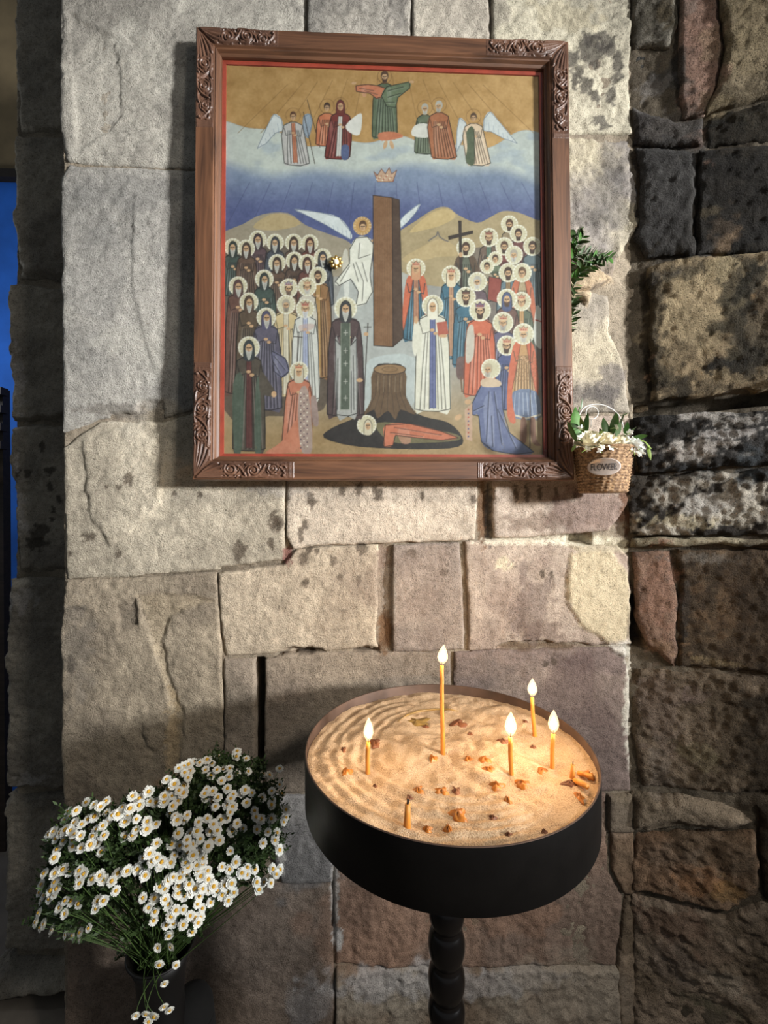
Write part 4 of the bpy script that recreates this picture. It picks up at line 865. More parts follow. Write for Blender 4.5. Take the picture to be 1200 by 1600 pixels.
Pg([(796, 570), (804, 560), (800, 620), (806, 660), (792, 648)], OR)
robe([(752, 602), (770, 596), (784, 604), (786, 640), (796, 676), (834, 706), (806, 710), (770, 704), (752, 690), (748, 650), (738, 648), (738, 630)], (98, 108, 150), [[(764, 612), (760, 690)], [(772, 612), (784, 694)], [(756, 634), (740, 642)], [(778, 640), (806, 700)], [(768, 650), (770, 698)]])
Pg([(726, 640), (738, 630), (738, 690), (728, 686)], (196, 160, 132), 1, False); El(716, 652, 6, 4, SKIN, 1, -0.6); El(731, 628, 5, 4, SKIN)
for k in range(8): El(732, 640 + 6 * k, 1.3, 1.3, (84, 84, 130) if k % 2 else (190, 80, 60))
halo(767, 576, 15); head(763, 578, 1.05, hair=(186, 170, 140), beard=((176, 170, 156), 0), look=-1); Pg([(752, 594), (766, 590), (782, 596), (780, 604), (754, 604)], (206, 180, 150))
for k in range(60): u = random.uniform(350, 850); v = random.uniform(695, 712); Ln([(u, v), (u + random.uniform(-3, 3), v - 4)], 0.7, (120, 98, 58), 0.5)
CV += (fbm(gx * 60, gy * 60, 3, 12) * 7 + fbm(gx * 220, gy * 220, 2, 14) * 5)[..., None]
_lum = CV.mean(2, keepdims=True); CV = np.clip(_lum * 0.16 + CV * 0.84, 0, 255); CV = 255 * (CV / 255) ** 1.06 * 0.86
ii = np.arange(CN[0] * CN[1]).reshape(CN)
quads = np.stack([ii[:-1, :-1].ravel(), ii[1:, :-1].ravel(), ii[1:, 1:].ravel(), ii[:-1, 1:].ravel()], 1)
M_PAINT, nt, b_ = mat_new('egg_tempera_paint')
_a = nt.nodes.new('ShaderNodeAttribute'); _a.attribute_name = 'Col'; nt.links.new(_a.outputs['Color'], b_.inputs['Base Color']); b_.inputs['Roughness'].default_value = 0.6
pn = mesh_obj('painting', np.stack([gx.ravel(), gy.ravel(), np.full(gx.size, PZ)], 1), quads, M_PAINT, frame, True, None, lin(np.clip(CV, 0, 255)).reshape(-1, 3))
pn['label'] = 'painted panel of haloed figures under gold and blue sky'
# the pane of glass
M_GLASS = bpy.data.materials.new('picture_glass'); M_GLASS.use_nodes = True; nt = M_GLASS.node_tree; nt.nodes.clear()
_o = nt.nodes.new('ShaderNodeOutputMaterial'); _t = nt.nodes.new('ShaderNodeBsdfTransparent'); _g = nt.nodes.new('ShaderNodeBsdfGlossy'); _m = nt.nodes.new('ShaderNodeMixShader'); _lw = nt.nodes.new('ShaderNodeLayerWeight'); _lw.inputs[0].default_value = 0.5; _pw = nt.nodes.new('ShaderNodeMath'); _pw.operation = 'POWER'; _pw.inputs[1].default_value = 5; _f = nt.nodes.new('ShaderNodeMath'); _f.operation = 'MULTIPLY_ADD'; _f.inputs[1].default_value = 0.9; _f.inputs[2].default_value = 0.03
nt.links.new(_lw.outputs['Facing'], _pw.inputs[0]); nt.links.new(_pw.outputs[0], _f.inputs[0])
_g.inputs['Roughness'].default_value = 0.02; _t.inputs['Color'].default_value = (0.97, 0.98, 0.97, 1)
_n = nt.nodes.new('ShaderNodeTexNoise'); _n.inputs['Scale'].default_value = 3; _r = nt.nodes.new('ShaderNodeMapRange'); _r.inputs[3].default_value = 0.015; _r.inputs[4].default_value = 0.03
nt.links.new(_n.outputs['Fac'], _r.inputs[0]); nt.links.new(_r.outputs[0], _g.inputs['Roughness'])
nt.links.new(_f.outputs[0], _m.inputs[0]); nt.links.new(_t.outputs[0], _m.inputs[1]); nt.links.new(_g.outputs[0], _m.inputs[2]); nt.links.new(_m.outputs[0], _o.inputs[0])
MB().box(-hw, hw, -hh, hh, -0.0205, -0.0185).build('glass_pane', M_GLASS, frame, False)
# gilt rosette fixed on the glass
M_GILT = plain('gilt_metal', (226, 190, 112), 0.28, 0.9, 0.15, 80)
p = pf([(525, 410)], -0.0185)[0]; ro = FO + FA * p[0] + FB * p[1] + FC * (-0.0185)
ros = empty('gilt_rosette'); ros.matrix_world = Matrix(((FA[0], FB[0], FC[0], ro[0]), (FA[1], FB[1], FC[1], ro[1]), (FA[2], FB[2], FC[2], ro[2]), (0, 0, 0, 1)))
tag(ros, 'small gilt flower rosette stuck on the icon glass beside the winged figure', 'rosette')
for k in range(8):
    q = k * math.pi / 4; V = []; n = 8
    for r, z in ((0.0062, 0.0008), (0.0050, 0.0030), (0.0022, 0.0046)):
        for i in range(n): t = 2 * math.pi * i / n; V.append((0.0115 + r * math.cos(t), r * 0.72 * math.sin(t), z))
    V.append((0.0115, 0, 0.005)); Fc = [(j * n + i, j * n + (i + 1) % n, (j + 1) * n + (i + 1) % n, (j + 1) * n + i) for j in range(2) for i in range(n)] + [(2 * n + i, 2 * n + (i + 1) % n, 3 * n) for i in range(n)] + [tuple(range(n))[::-1]]
    pe = mesh_obj('petal', V, Fc, M_GILT, ros); pe.rotation_euler = (0, 0, q)
MB().lathe([(0.0002, 0.0075), (0.004, 0.0068), (0.0062, 0.005), (0.007, 0.0022), (0.007, 0.0004)], 16).build('rosette_centre', plain('pearl', (226, 220, 200), 0.25, 0, 0.05), ros)
# ------------------------------------------------------------------ candle stand
TX, TY, TZ, TR = 0.1398, 0.7735, 1.5 - 0.4123, 0.2489
TH = 0.086
M_IRON = plain('black_painted_metal', (20, 18, 17), 0.45, 0.3, 0.2, 30, 0.08, 120, 0.35)
M_INNER = plain('browned_tray_metal', (92, 72, 60), 0.55, 0.4, 0.3, 25)
M_EBONY = plain('black_turned_wood', (17, 14, 13), 0.22, 0.0, 0.2, 30)
stand = empty('candle_stand', (TX, TY, 0)); tag(stand, 'round black candle tray on a turned black leg in front of the stone wall', 'candle stand')
MB().lathe([(TR, TZ), (TR, TZ - TH), (TR - 0.004, TZ - TH - 0.003), (0.02, TZ - TH - 0.003), (0.0005, TZ - TH - 0.003)], 128).build('tray_wall', M_IRON, stand)
MB().lathe([(TR, TZ), (TR - 0.0012, TZ + 0.0012), (TR - 0.003, TZ + 0.0002), (TR - 0.0035, TZ - 0.05), (0.0005, TZ - 0.05)], 128).build('tray_lining', M_INNER, stand)
lz = TZ - TH - 0.003; prof2 = [(0.031, lz)]; z = lz
def bead(z0, z1, r, neck):
    n = 12; return [(neck + (r - neck) * math.sin(math.pi * i / n) ** 0.75, z0 + (z1 - z0) * i / n) for i in range(1, n + 1)]
prof2 += [(0.031, lz - 0.012), (0.025, lz - 0.02)]
zc = lz - 0.02
for hgt, r in ((0.048, 0.031), (0.064, 0.032), (0.062, 0.033), (0.05, 0.032), (0.064, 0.033), (0.062, 0.033), (0.05, 0.033), (0.064, 0.034)):
    prof2 += bead(zc, zc - hgt, r, 0.0245); zc -= hgt
prof2 += [(0.028, zc - 0.02), (0.034, zc - 0.06), (0.030, zc - 0.12), (0.040, 0.10), (0.046, 0.06)]
MB().lathe(prof2 + [(0.0005, 0.06)], 40).build('leg', M_EBONY, stand)
MB().lathe([(0.0005, 0.062), (0.05, 0.062), (0.09, 0.045), (0.16, 0.028), (0.185, 0.018), (0.185, 0.0), (0.0005, 0.0)], 64).build('base', M_EBONY, stand)

# sand bed with raked furrows
SZ = TZ - 0.010
def sand_h(a, b):
    x = a - TX; y = b - TY; r = np.hypot(x, y); th = np.arctan2(y, x)
    h = SZ - 0.004 * sm(-0.1, 0.25, y) + 0.005 * sm(-0.1, -0.25, y) - 0.004 * (r / TR) ** 2
    wob = 0.016 * fbm(x * 8, y * 8, 3, 3)
    left = sm(-0.35, 0.25, -np.cos(th - 0.35)) * sm(0.10, 0.14, r)
    h += 0.0013 * np.sin((r + wob) * 2 * math.pi / 0.021) * left * sm(0.245, 0.225, r)
    r2 = np.hypot(x - 0.07, y + 0.03); right = sm(0.03, 0.05, r2) * sm(0.14, 0.10, r2) * sm(0.3, -0.3, y + 0.02 * 0)
    h += 0.0011 * np.sin((r2 + wob) * 2 * math.pi / 0.03) * right
    h += 0.004 * fbm(x * 16, y * 16, 3, 7) + 0.0016 * fbm(x * 60, y * 60, 3, 9)
    h += 0.006 * np.maximum(0, fbm(x * 7 + 2, y * 7, 2, 13)) * sm(0.24, 0.18, r)
    return h
cp_ = np.array([(TX + (TR - 0.004) * math.cos(q), TY + (TR - 0.004) * math.sin(q)) for q in np.linspace(0, 2 * math.pi, 140, endpoint=False)])
Q, H, d, q = heightfield(cp_, 0.0025, lambda a, b, d: np.maximum(sand_h(a, b), TZ - 0.045), 0)
M_SAND, nt, b_ = mat_new('fine_sand')
_g = nt.nodes.new('ShaderNodeNewGeometry')
n1 = nt.nodes.new('ShaderNodeTexNoise'); n1.inputs['Scale'].default_value = 520; n1.inputs['Detail'].default_value = 2; nt.links.new(_g.outputs['Position'], n1.inputs['Vector'])
n2 = nt.nodes.new('ShaderNodeTexNoise'); n2.inputs['Scale'].default_value = 30; n2.inputs['Detail'].default_value = 4; nt.links.new(_g.outputs['Position'], n2.inputs['Vector'])
mr = nt.nodes.new('ShaderNodeMath'); mr.operation = 'MULTIPLY_ADD'; mr.inputs[1].default_value = 0.45; nt.links.new(n2.outputs['Fac'], mr.inputs[0]); nt.links.new(n1.outputs['Fac'], mr.inputs[2])
rp = nt.nodes.new('ShaderNodeValToRGB'); e = rp.color_ramp.elements; e[0].position = 0.42; e[1].position = 0.92; e[0].color = (*lin((132, 106, 82)), 1); e[1].color = (*lin((216, 188, 154)), 1); _e = e.new(0.62); _e.color = (*lin((190, 160, 126)), 1)
nt.links.new(mr.outputs[0], rp.inputs['Fac']); nt.links.new(rp.outputs['Color'], b_.inputs['Base Color']); b_.inputs['Roughness'].default_value = 0.95; setin(b_, 'Specular IOR Level', 0.1)
bp = nt.nodes.new('ShaderNodeBump'); bp.inputs['Strength'].default_value = 0.8; bp.inputs['Distance'].default_value = 0.0022; nt.links.new(n1.outputs['Fac'], bp.inputs['Height']); nt.links.new(bp.outputs['Normal'], b_.inputs['Normal'])
sand = mesh_obj('sand', np.stack([Q[:, 0], Q[:, 1], H], 1), q, M_SAND); tag(sand, 'pale sand filling the round candle tray, raked in curved furrows', 'sand', None, 'stuff')

def on_sand(u, v):
    z = SZ
    for _ in range(4):
        p = at_z(np.array(float(u)), np.array(float(v)), z); z = float(sand_h(np.array([p[0]]), np.array([p[1]]))[0])
    return np.array([p[0], p[1], z])

# candles
M_WAX, nt, b_ = mat_new('beeswax'); b_.inputs['Base Color'].default_value = (*lin((216, 142, 58)), 1); b_.inputs['Roughness'].default_value = 0.45
setin(b_, 'Subsurface Weight', 0.25); setin(b_, 'Subsurface Radius', (0.01, 0.005, 0.002)); setin(b_, 'Subsurface Scale', 0.5)
_n = nt.nodes.new('ShaderNodeTexNoise'); _n.inputs['Scale'].default_value = 140; _bp = nt.nodes.new('ShaderNodeBump'); _bp.inputs['Strength'].default_value = 0.2; _bp.inputs['Distance'].default_value = 0.001
nt.links.new(_n.outputs['Fac'], _bp.inputs['Height']); nt.links.new(_bp.outputs['Normal'], b_.inputs['Normal'])
M_WICK = plain('charred_wick', (30, 24, 20), 0.9)
M_FLAME = bpy.data.materials.new('flame'); M_FLAME.use_nodes = True; nt = M_FLAME.node_tree; nt.nodes.clear()
_o = nt.nodes.new('ShaderNodeOutputMaterial'); _e = nt.nodes.new('ShaderNodeEmission'); _tc = nt.nodes.new('ShaderNodeTexCoord'); _sx = nt.nodes.new('ShaderNodeSeparateXYZ'); _cr = nt.nodes.new('ShaderNodeValToRGB')
nt.links.new(_tc.outputs['Generated'], _sx.inputs[0]); nt.links.new(_sx.outputs['Z'], _cr.inputs['Fac'])
_cr.color_ramp.elements[0].color = (0.16, 0.07, 0.02, 1); _cr.color_ramp.elements[1].color = (1.0, 0.68, 0.38, 1); _cr.color_ramp.elements[1].position = 0.35
nt.links.new(_cr.outputs['Color'], _e.inputs['Color']); _e.inputs['Strength'].default_value = 330.0; nt.links.new(_e.outputs[0], _o.inputs[0])
M_VEIL = bpy.data.materials.new('flame_veil'); M_VEIL.use_nodes = True; nt = M_VEIL.node_tree; nt.nodes.clear()
_o = nt.nodes.new('ShaderNodeOutputMaterial'); _e = nt.nodes.new('ShaderNodeEmission'); _t = nt.nodes.new('ShaderNodeBsdfTransparent'); _a = nt.nodes.new('ShaderNodeAddShader'); _tc = nt.nodes.new('ShaderNodeTexCoord'); _sx = nt.nodes.new('ShaderNodeSeparateXYZ'); _cr = nt.nodes.new('ShaderNodeValToRGB')
nt.links.new(_tc.outputs['Generated'], _sx.inputs[0]); nt.links.new(_sx.outputs['Z'], _cr.inputs['Fac']); _cr.color_ramp.elements[0].color = (0.5, 0.30, 0.16, 1); _cr.color_ramp.elements[1].color = (1.0, 0.74, 0.40, 1); _cr.color_ramp.elements[1].position = 0.3
nt.links.new(_cr.outputs['Color'], _e.inputs['Color']); _e.inputs['Strength'].default_value = 0.95; nt.links.new(_e.outputs[0], _a.inputs[0]); nt.links.new(_t.outputs[0], _a.inputs[1]); nt.links.new(_a.outputs[0], _o.inputs[0])
def candle(u0, v0, u1, v1, vf, wf, lab, r=0.0036):
    """base pixel on the sand, top pixel of the stick, row of the flame tip"""
    p = on_sand(u0, v0); ztop = z_at(p[0], p[1], v1); dist = (p - CAM) @ FW; lean = (u1 - u0) / F * dist; Hh = ztop - p[2]
    c = empty('candle', p); tag(c, lab, 'candle', 'lit beeswax tapers in the sand tray')
    n = 7; pts = [(lean * (i / (n - 1)) + 0.0004 * math.sin(i * 1.3), 0, -0.012 + (Hh + 0.012) * i / (n - 1)) for i in range(n)]
    rr = [r * 1.25, r * 1.12, r, r, r, r * 0.98, r * 0.9]
    st_ = MB().tube(pts, rr, 14).build('stick', M_WAX, c)
    MB().tube([(lean, 0, Hh - 0.001), (lean + 0.0008, 0, Hh + 0.005), (lean + 0.0022, 0, Hh + 0.008)], 0.0007, 6).build('wick', M_WICK, c)
    fh = max(0.020, (v1 - vf) / F * dist + 0.004); fw_ = wf / F * dist / 2 * 0.86
    pr = [(0.0002, 0), (0.42, 0.08), (0.78, 0.2), (1.0, 0.36), (0.93, 0.52), (0.66, 0.72), (0.32, 0.88), (0.01, 1.0)]
    fl_ = MB().lathe([(max(a * fw_, 1e-4), b * fh) for a, b in pr], 20).build('flame', M_VEIL, c, True, (lean + 0.0006, 0, Hh + 0.0015))
    MB().lathe([(max(a * fw_ * 0.58, 1e-4), fh * (0.14 + b * 0.60)) for a, b in pr], 16).build('flame_core', M_FLAME, fl_, True)
    fl_.rotation_euler = (0, 0.10 if u0 == 692 else 0.02, 0)
    return c
candle(692, 1178, 690, 1040, 1012, 19, 'tallest lit beeswax candle, at the middle of the sand tray')
candle(574, 1208, 575, 1160, 1126, 18, 'short lit candle standing alone on the left side of the sand')
candle(799, 1210, 797, 1152, 1117, 21, 'lit candle nearest the front of the three on the right of the tray')
candle(836, 1150, 831, 1090, 1064, 17, 'lit candle furthest back near the right rear rim of the tray')
candle(862, 1200, 864, 1147, 1114, 19, 'lit candle closest to the right rim of the sand tray')
# burnt-down stubs
def stub(u0, v0, u1, v1, lab, r=0.0036, top=False, nm='candle_stub', dz=0.0):
    p = on_sand(u0, v0); zt = z_at(p[0], p[1], v1); dx = (u1 - u0) / F * ((p - CAM) @ FW)
    c = empty(nm, p); tag(c, lab, 'candle stub', 'burnt candle stubs in the sand')
    MB().tube([(0, 0, -0.006), (dx * 0.5, 0, (zt - p[2]) * 0.5), (dx, 0, zt - p[2])], [r * 1.3, r, r * 0.9], 12).build('stick', M_WAX, c)
    MB().tube([(dx, 0, zt - p[2] - 0.001), (dx + 0.001, 0.001, zt - p[2] + 0.005)], 0.0016 if top else 0.0007, 7).build('wick', M_WICK, c)
stub(636, 1292, 637, 1256, 'burnt-out candle stub with a black wick near the front rim', 0.0042, True)
stub(894, 1216, 895, 1195, 'upright broken candle stub near the right rim', 0.0034)
def lying(u0, v0, u1, v1, lab, r=0.004):
    a = on_sand(u0, v0); b = on_sand(u1, v1); a[2] += 0.004; b[2] += 0.010; c = empty('candle_stub', a); tag(c, lab, 'candle stub', 'burnt candle stubs in the sand')
    MB().tube([(0, 0, 0), (b - a) * 0.5 + (0, 0, 0.001), b - a], [r, r * 1.05, r * 0.95], 12).build('stick', M_WAX, c)
    MB().tube([(a - b) * 0.12, (0, 0, 0)], 0.0008, 6).build('wick', M_WICK, c)
lying(898, 1224, 918, 1240, 'candle stub lying slanted towards the right rim')
lying(904, 1212, 925, 1224, 'candle stub lying behind another by the right rim', 0.0036)
# crumbs of wax on the sand
M_AMBER = plain('amber_wax', (184, 112, 40), 0.4, 0, 0.3, 60, 0.4, 150); M_BROWN = plain('brown_burnt_wax', (122, 74, 44), 0.55, 0, 0.3, 60, 0.5, 150); M_OLIVE = plain('olive_wax', (142, 112, 58), 0.4, 0, 0.3, 40, 0.4, 120)
def crumb(u, v, ru, rv, mat, name, lab, hgt=0.006, seed=0, grp='wax crumbs on the sand'):
    p = on_sand(u, v); dist = (p - CAM) @ FW; rx = ru / F * dist; ry = rv / F * dist * 1.7
    n, m = 22, 6; V = []; rg = np.random.default_rng(seed + int(u * 7 + v)); ph = rg.random(4) * 6.28
    lob = [1 + 0.22 * math.sin(3 * q + ph[0]) + 0.16 * math.sin(5 * q + ph[1]) + 0.10 * math.sin(8 * q + ph[2]) for q in np.linspace(0, 2 * math.pi, n, endpoint=False)]
    for j in range(m):
        t = j / (m - 1); s_ = math.cos(t * math.pi / 2) ** 0.7 if j < m - 1 else 0.02
        for k in range(n):
            q = 2 * math.pi * k / n; V.append((rx * s_ * lob[k] * math.cos(q), ry * s_ * lob[k] * math.sin(q), -0.003 + (hgt + 0.003) * math.sin(t * math.pi / 2) * (0.75 + 0.25 * math.sin(4 * q + ph[3] + j))))
    V.append((0, 0, hgt * 0.8)); Fc = [(j * n + k, j * n + (k + 1) % n, (j + 1) * n + (k + 1) % n, (j + 1) * n + k) for j in range(m - 1) for k in range(n)] + [((m - 1) * n + k, (m - 1) * n + (k + 1) % n, m * n) for k in range(n)] + [tuple(range(n))[::-1]]
    o = mesh_obj(name, V, Fc, mat, None, True, p); tag(o, lab, 'wax', grp); return o
crumb(650, 1128, 24, 9, M_OLIVE, 'wax_pool', 'flat olive pool of melted wax behind the tallest candle', 0.004, grp=None)
A_ = [(676, 1186, 7, 5, M_AMBER), (732, 1187, 8, 4, M_AMBER), (757, 1188, 11, 5, M_AMBER), (764, 1203, 13, 4, M_AMBER), (776, 1228, 12, 6, M_AMBER), (816, 1225, 12, 6, M_AMBER), (690, 1238, 13, 6, M_AMBER), (654, 1236, 9, 6, M_AMBER), (716, 1273, 13, 9, M_AMBER), (701, 1297, 7, 6, M_AMBER), (542, 1207, 10, 5, M_AMBER), (793, 1251, 6, 5, M_AMBER), (668, 1297, 8, 4, M_AMBER), (848, 1205, 9, 4, M_AMBER), (906, 1246, 6, 7, M_AMBER), (922, 1212, 5, 7, M_AMBER),
      (716, 1130, 13, 7, M_BROWN), (587, 1160, 10, 7, M_BROWN), (536, 1172, 5, 6, M_BROWN), (712, 1236, 8, 7, M_BROWN), (786, 1158, 10, 5, M_BROWN), (770, 1278, 7, 4, M_BROWN), (833, 1168, 5, 3, M_BROWN), (640, 1247, 6, 4, M_BROWN), (795, 1305, 6, 4, M_BROWN), (735, 1147, 5, 3, M_BROWN), (666, 1136, 6, 3, M_BROWN), (820, 1128, 5, 3, M_BROWN), (890, 1224, 12, 5, M_BROWN), (586, 1229, 4, 3, M_BROWN), (850, 1300, 5, 3, M_BROWN)]
for (u, v, ru, rv, mt) in A_:
    am = mt is M_AMBER
    crumb(u, v, ru, rv, mt, 'wax_crumb', 'small amber crumb of dripped wax lying on the sand' if am else 'small brown crumb of burnt wax lying on the sand', 0.006 if am else 0.004, grp='amber wax crumbs' if am else 'brown wax crumbs')
w_ = [on_sand(u, v) + (0, 0, 0.0012) for u, v in ((622, 1128), (636, 1118), (655, 1112), (680, 1109), (700, 1109), (716, 1112))]
o = MB().tube([p - w_[0] for p in w_], [0.001, 0.002, 0.0024, 0.0022, 0.002, 0.001], 8).build('bent_taper', M_OLIVE, None, True, w_[0]); tag(o, 'thin bent olive taper lying flat on the sand behind the tallest candle', 'candle')

# ------------------------------------------------------------------ hanging basket beside the frame
M_WEAVE, nt, b_ = mat_new('seagrass_rope')
_tc = nt.nodes.new('ShaderNodeTexCoord'); _n = nt.nodes.new('ShaderNodeTexNoise'); _n.inputs['Scale'].default_value = 160; nt.links.new(_tc.outputs['Object'], _n.inputs['Vector'])
_r = nt.nodes.new('ShaderNodeValToRGB'); e = _r.color_ramp.elements; e[0].position = 0.35; e[1].position = 0.68; e[0].color = (*lin((92, 66, 44)), 1); e[1].color = (*lin((176, 142, 104)), 1)
nt.links.new(_n.outputs['Fac'], _r.inputs['Fac']); nt.links.new(_r.outputs['Color'], b_.inputs['Base Color']); b_.inputs['Roughness'].default_value = 0.8
M_WIRE = plain('white_enamel_wire', (226, 222, 214), 0.4, 0, 0.05)
BY = 1.045; bc = at_y(np.array(942.0), np.array(702.0), BY); bz1 = bc[2]; bz0 = at_y(np.array(942.0), np.array(770.0), BY)[2]; BRd = 0.0655
basket = empty('flower_basket', (bc[0], BY, bz0)); tag(basket, 'small woven wall basket with a FLOWER plaque hanging at the frame corner', 'basket')
rows, per, nk = 15, 4, 132; V = []; hB = bz1 - bz0
for i in range(rows * per + 1):
    t = i / (rows * per); rb = BRd * (0.80 + 0.20 * t)
    for k in range(nk):
        q = 2 * math.pi * k / nk; row = int(min(i, rows * per - 1) / per); s = abs(math.sin(math.pi * (i / per)))
        bump = 0.0034 * s * (0.62 + 0.38 * math.sin(q * 26 + row * math.pi + i * 0.6))
        y = (rb + bump) * math.sin(q); y = min(y, 0.045)
        V.append(((rb + bump) * math.cos(q), y, hB * t))
nr = rows * per; Fc = [(i * nk + k, i * nk + (k + 1) % nk, (i + 1) * nk + (k + 1) % nk, (i + 1) * nk + k) for i in range(nr) for k in range(nk)] + [tuple(range(nk))[::-1]]
n0 = len(V)
for k in range(nk): q = 2 * math.pi * k / nk; V.append((BRd * 0.92 * math.cos(q), min(BRd * 0.92 * math.sin(q), 0.042), hB * 0.9))
Fc += [(nr * nk + k, nr * nk + (k + 1) % nk, n0 + (k + 1) % nk, n0 + k) for k in range(nk)] + [tuple(n0 + k for k in range(nk))]
mesh_obj('woven_body', V, Fc, M_WEAVE, basket)
rp_ = [(BRd * 1.01 * math.cos(q), min(BRd * 1.01 * math.sin(q), 0.045), hB) for q in np.linspace(0, 2 * math.pi, 60)]
MB().tube(rp_, [0.0034 + 0.0008 * (i % 2) for i in range(60)], 7).build('rim', M_WEAVE, basket)
def bl(u, v, dy=0.0): p = at_y(np.array(float(u)), np.array(float(v)), BY + dy); return p - np.array([bc[0], BY, bz0])
wr = [bl(900, 700, 0.03), bl(902, 660, 0.03), bl(910, 640, 0.03), bl(922, 633, 0.03), bl(938, 632, 0.03), bl(952, 637, 0.03), bl(966, 648, 0.03), bl(974, 668, 0.03), bl(975, 700, 0.03)]
def catmull(P, k=6):
    P = [np.array(p) for p in P]; out = []
    for i in range(len(P) - 1):
        p0, p1, p2, p3 = P[max(i - 1, 0)], P[i], P[i + 1], P[min(i + 2, len(P) - 1)]
        for t in np.arange(k) / k: out.append(0.5 * (2 * p1 + (p2 - p0) * t + (2 * p0 - 5 * p1 + 4 * p2 - p3) * t * t + (3 * p1 - p0 - 3 * p2 + p3) * t ** 3))
    return out + [P[-1]]
hd = MB().tube(catmull(wr), 0.0014, 8).build('handle', M_WIRE, basket)
c_ = bl(925, 645, 0.027); MB().tube([c_ + (0.0155 * math.cos(q), 0, 0.0155 * math.sin(q)) for q in np.linspace(0, 2 * math.pi, 30)], 0.0012, 8).build('hanging_loop', M_WIRE, basket)
MB().tube([bl(924, 655, 0.027), bl(923, 668, 0.027)], 0.0012, 8).build('loop_stem', M_WIRE, basket)
M_PLAQ = plain('pale_metal_plaque', (196, 180, 168), 0.35, 0.3, 0.12, 60)
pc = bl(944, 734, 0); n = 40; PV = []; yf = -BRd - 0.003
for z_, s_ in ((0, 1.0), (-0.0014, 1.0), (-0.0022, 0.95), (-0.0012, 0.90)):
    for k in range(n): q = 2 * math.pi * k / n; PV.append((0.0365 * s_ * math.cos(q), z_, 0.0205 * s_ * math.sin(q)))
PV.append((0, -0.0012, 0)); PF = [(j * n + k, (j + 1) * n + k, (j + 1) * n + (k + 1) % n, j * n + (k + 1) % n) for j in range(3) for k in range(n)] + [(3 * n + k, 4 * n, 3 * n + (k + 1) % n) for k in range(n)] + [tuple(range(n))]
az = math.atan2(bl(944, 734, -BRd)[0], BRd)
az = math.atan2(bc[0], BY) * 0.92; RBn = 0.062
def bend(V):
    V = np.array(V, float); ph = V[:, 0] / RBn; o = RBn - V[:, 1]
    return np.stack([o * np.sin(ph), RBn - o * np.cos(ph), V[:, 2]], 1)
pl = mesh_obj('plaque', bend(PV), PF, M_PLAQ, basket); pl.location = (-0.0635 * math.sin(az), -0.0635 * math.cos(az), bl(944, 733)[2]); pl.rotation_euler = (0.09, 0, -az)
cu = bpy.data.curves.new('lettering', 'FONT'); cu.body = 'FLOWER'; cu.size = 0.0215; cu.extrude = 0.00015; cu.align_x = 'CENTER'; cu.align_y = 'CENTER'; cu.space_character = 0.92; cu.resolution_u = 3
to = bpy.data.objects.new('tmp_text', cu); COL.objects.link(to); dg = bpy.context.evaluated_depsgraph_get(); tm = bpy.data.meshes.new_from_object(to.evaluated_get(dg)); bpy.data.objects.remove(to)
tv = np.array([v.co[:] for v in tm.vertices]); tv[:, 0] -= (tv[:, 0].min() + tv[:, 0].max()) / 2; tv[:, 0] *= 0.056 / np.ptp(tv[:, 0]); tv[:, 1] -= (tv[:, 1].min() + tv[:, 1].max()) / 2
tf = [tuple(p.vertices) for p in tm.polygons]; bpy.data.meshes.remove(tm)
tx = mesh_obj('lettering', bend(np.stack([tv[:, 0], -(0.0015 + tv[:, 2]), tv[:, 1]], 1)), tf, plain('dark_lettering', (48, 40, 38), 0.6), pl, False)
tx['label'] = 'dark word FLOWER'

# flowers in the basket
M_ROSE = plain('cream_petals', (240, 232, 206), 0.6, 0, 0.06, 40); M_WHITEP = plain('white_petals', (240, 240, 234), 0.6, 0, 0.05, 60); M_LEAF = plain('fresh_green_leaf', (74, 118, 50), 0.45, 0, 0.3, 40); M_LEAFY = plain('yellow_green_leaf', (128, 150, 70), 0.5, 0, 0.25, 40); M_DLEAF = plain('dark_green_leaf', (62, 84, 46), 0.45, 0, 0.3, 40)
def petal_mesh(mb, T, w, h, cup, curl):
    n, m = 6, 5; V = []
    for j in range(m + 1):
        t = j / m; ww = w * (math.sin(math.pi * (0.16 + 0.74 * t)) ** 0.8)
        for i in range(n + 1):
            s = -1 + 2 * i / n; V.append(T @ Vector((ww * s, cup * (s * s) * -1 + curl * t * t, h * t)))
    mb.add(V, [(j * (n + 1) + i, j * (n + 1) + i + 1, (j + 1) * (n + 1) + i + 1, (j + 1) * (n + 1) + i) for j in range(m) for i in range(n)])
def rose(u, v, dy, R_, lab, tilt=(0.5, 0), mat=M_ROSE):
    R_ *= 1.5
    p = bl(u, v, dy) + np.array([bc[0], BY, bz0]); c = empty('white_rose', p); tag(c, lab, 'rose', 'roses in the wall basket'); c.rotation_euler = (tilt[0], tilt[1], 0)
    mb = MB()
    for ring, (cnt, r, h, op) in enumerate(((3, 0.10, 0.92, 0.05), (4, 0.26, 0.95, 0.22), (5, 0.46, 0.90, 0.5), (6, 0.62, 0.80, 0.85), (6, 0.72, 0.62, 1.15))):
        for k in range(cnt):
            a = 2 * math.pi * (k + 0.37 * ring) / cnt
            T = Matrix.Rotation(a, 4, 'Z') @ Matrix.Translation((0, -R_ * r * 0.55, -R_ * 0.55)) @ Matrix.Rotation(op * 0.85, 4, 'X')
            petal_mesh(mb, T, R_ * (0.34 + 0.085 * ring), R_ * h * 1.15, -R_ * 0.16, -R_ * 0.12 * ring * 0.5)
    mb.build('petals', mat, c)
    MB().lathe([(R_ * 0.05, -R_ * 1.1), (R_ * 0.12, -R_ * 0.7), (R_ * 0.34, -R_ * 0.5), (R_ * 0.3, -R_ * 0.35), (0.0005, -R_ * 0.35)], 14).build('calyx', M_LEAF, c)
rose(921, 686, -0.050, 0.021, 'large white rose at the left of the hanging basket, beside the frame', (0.55, -0.15))
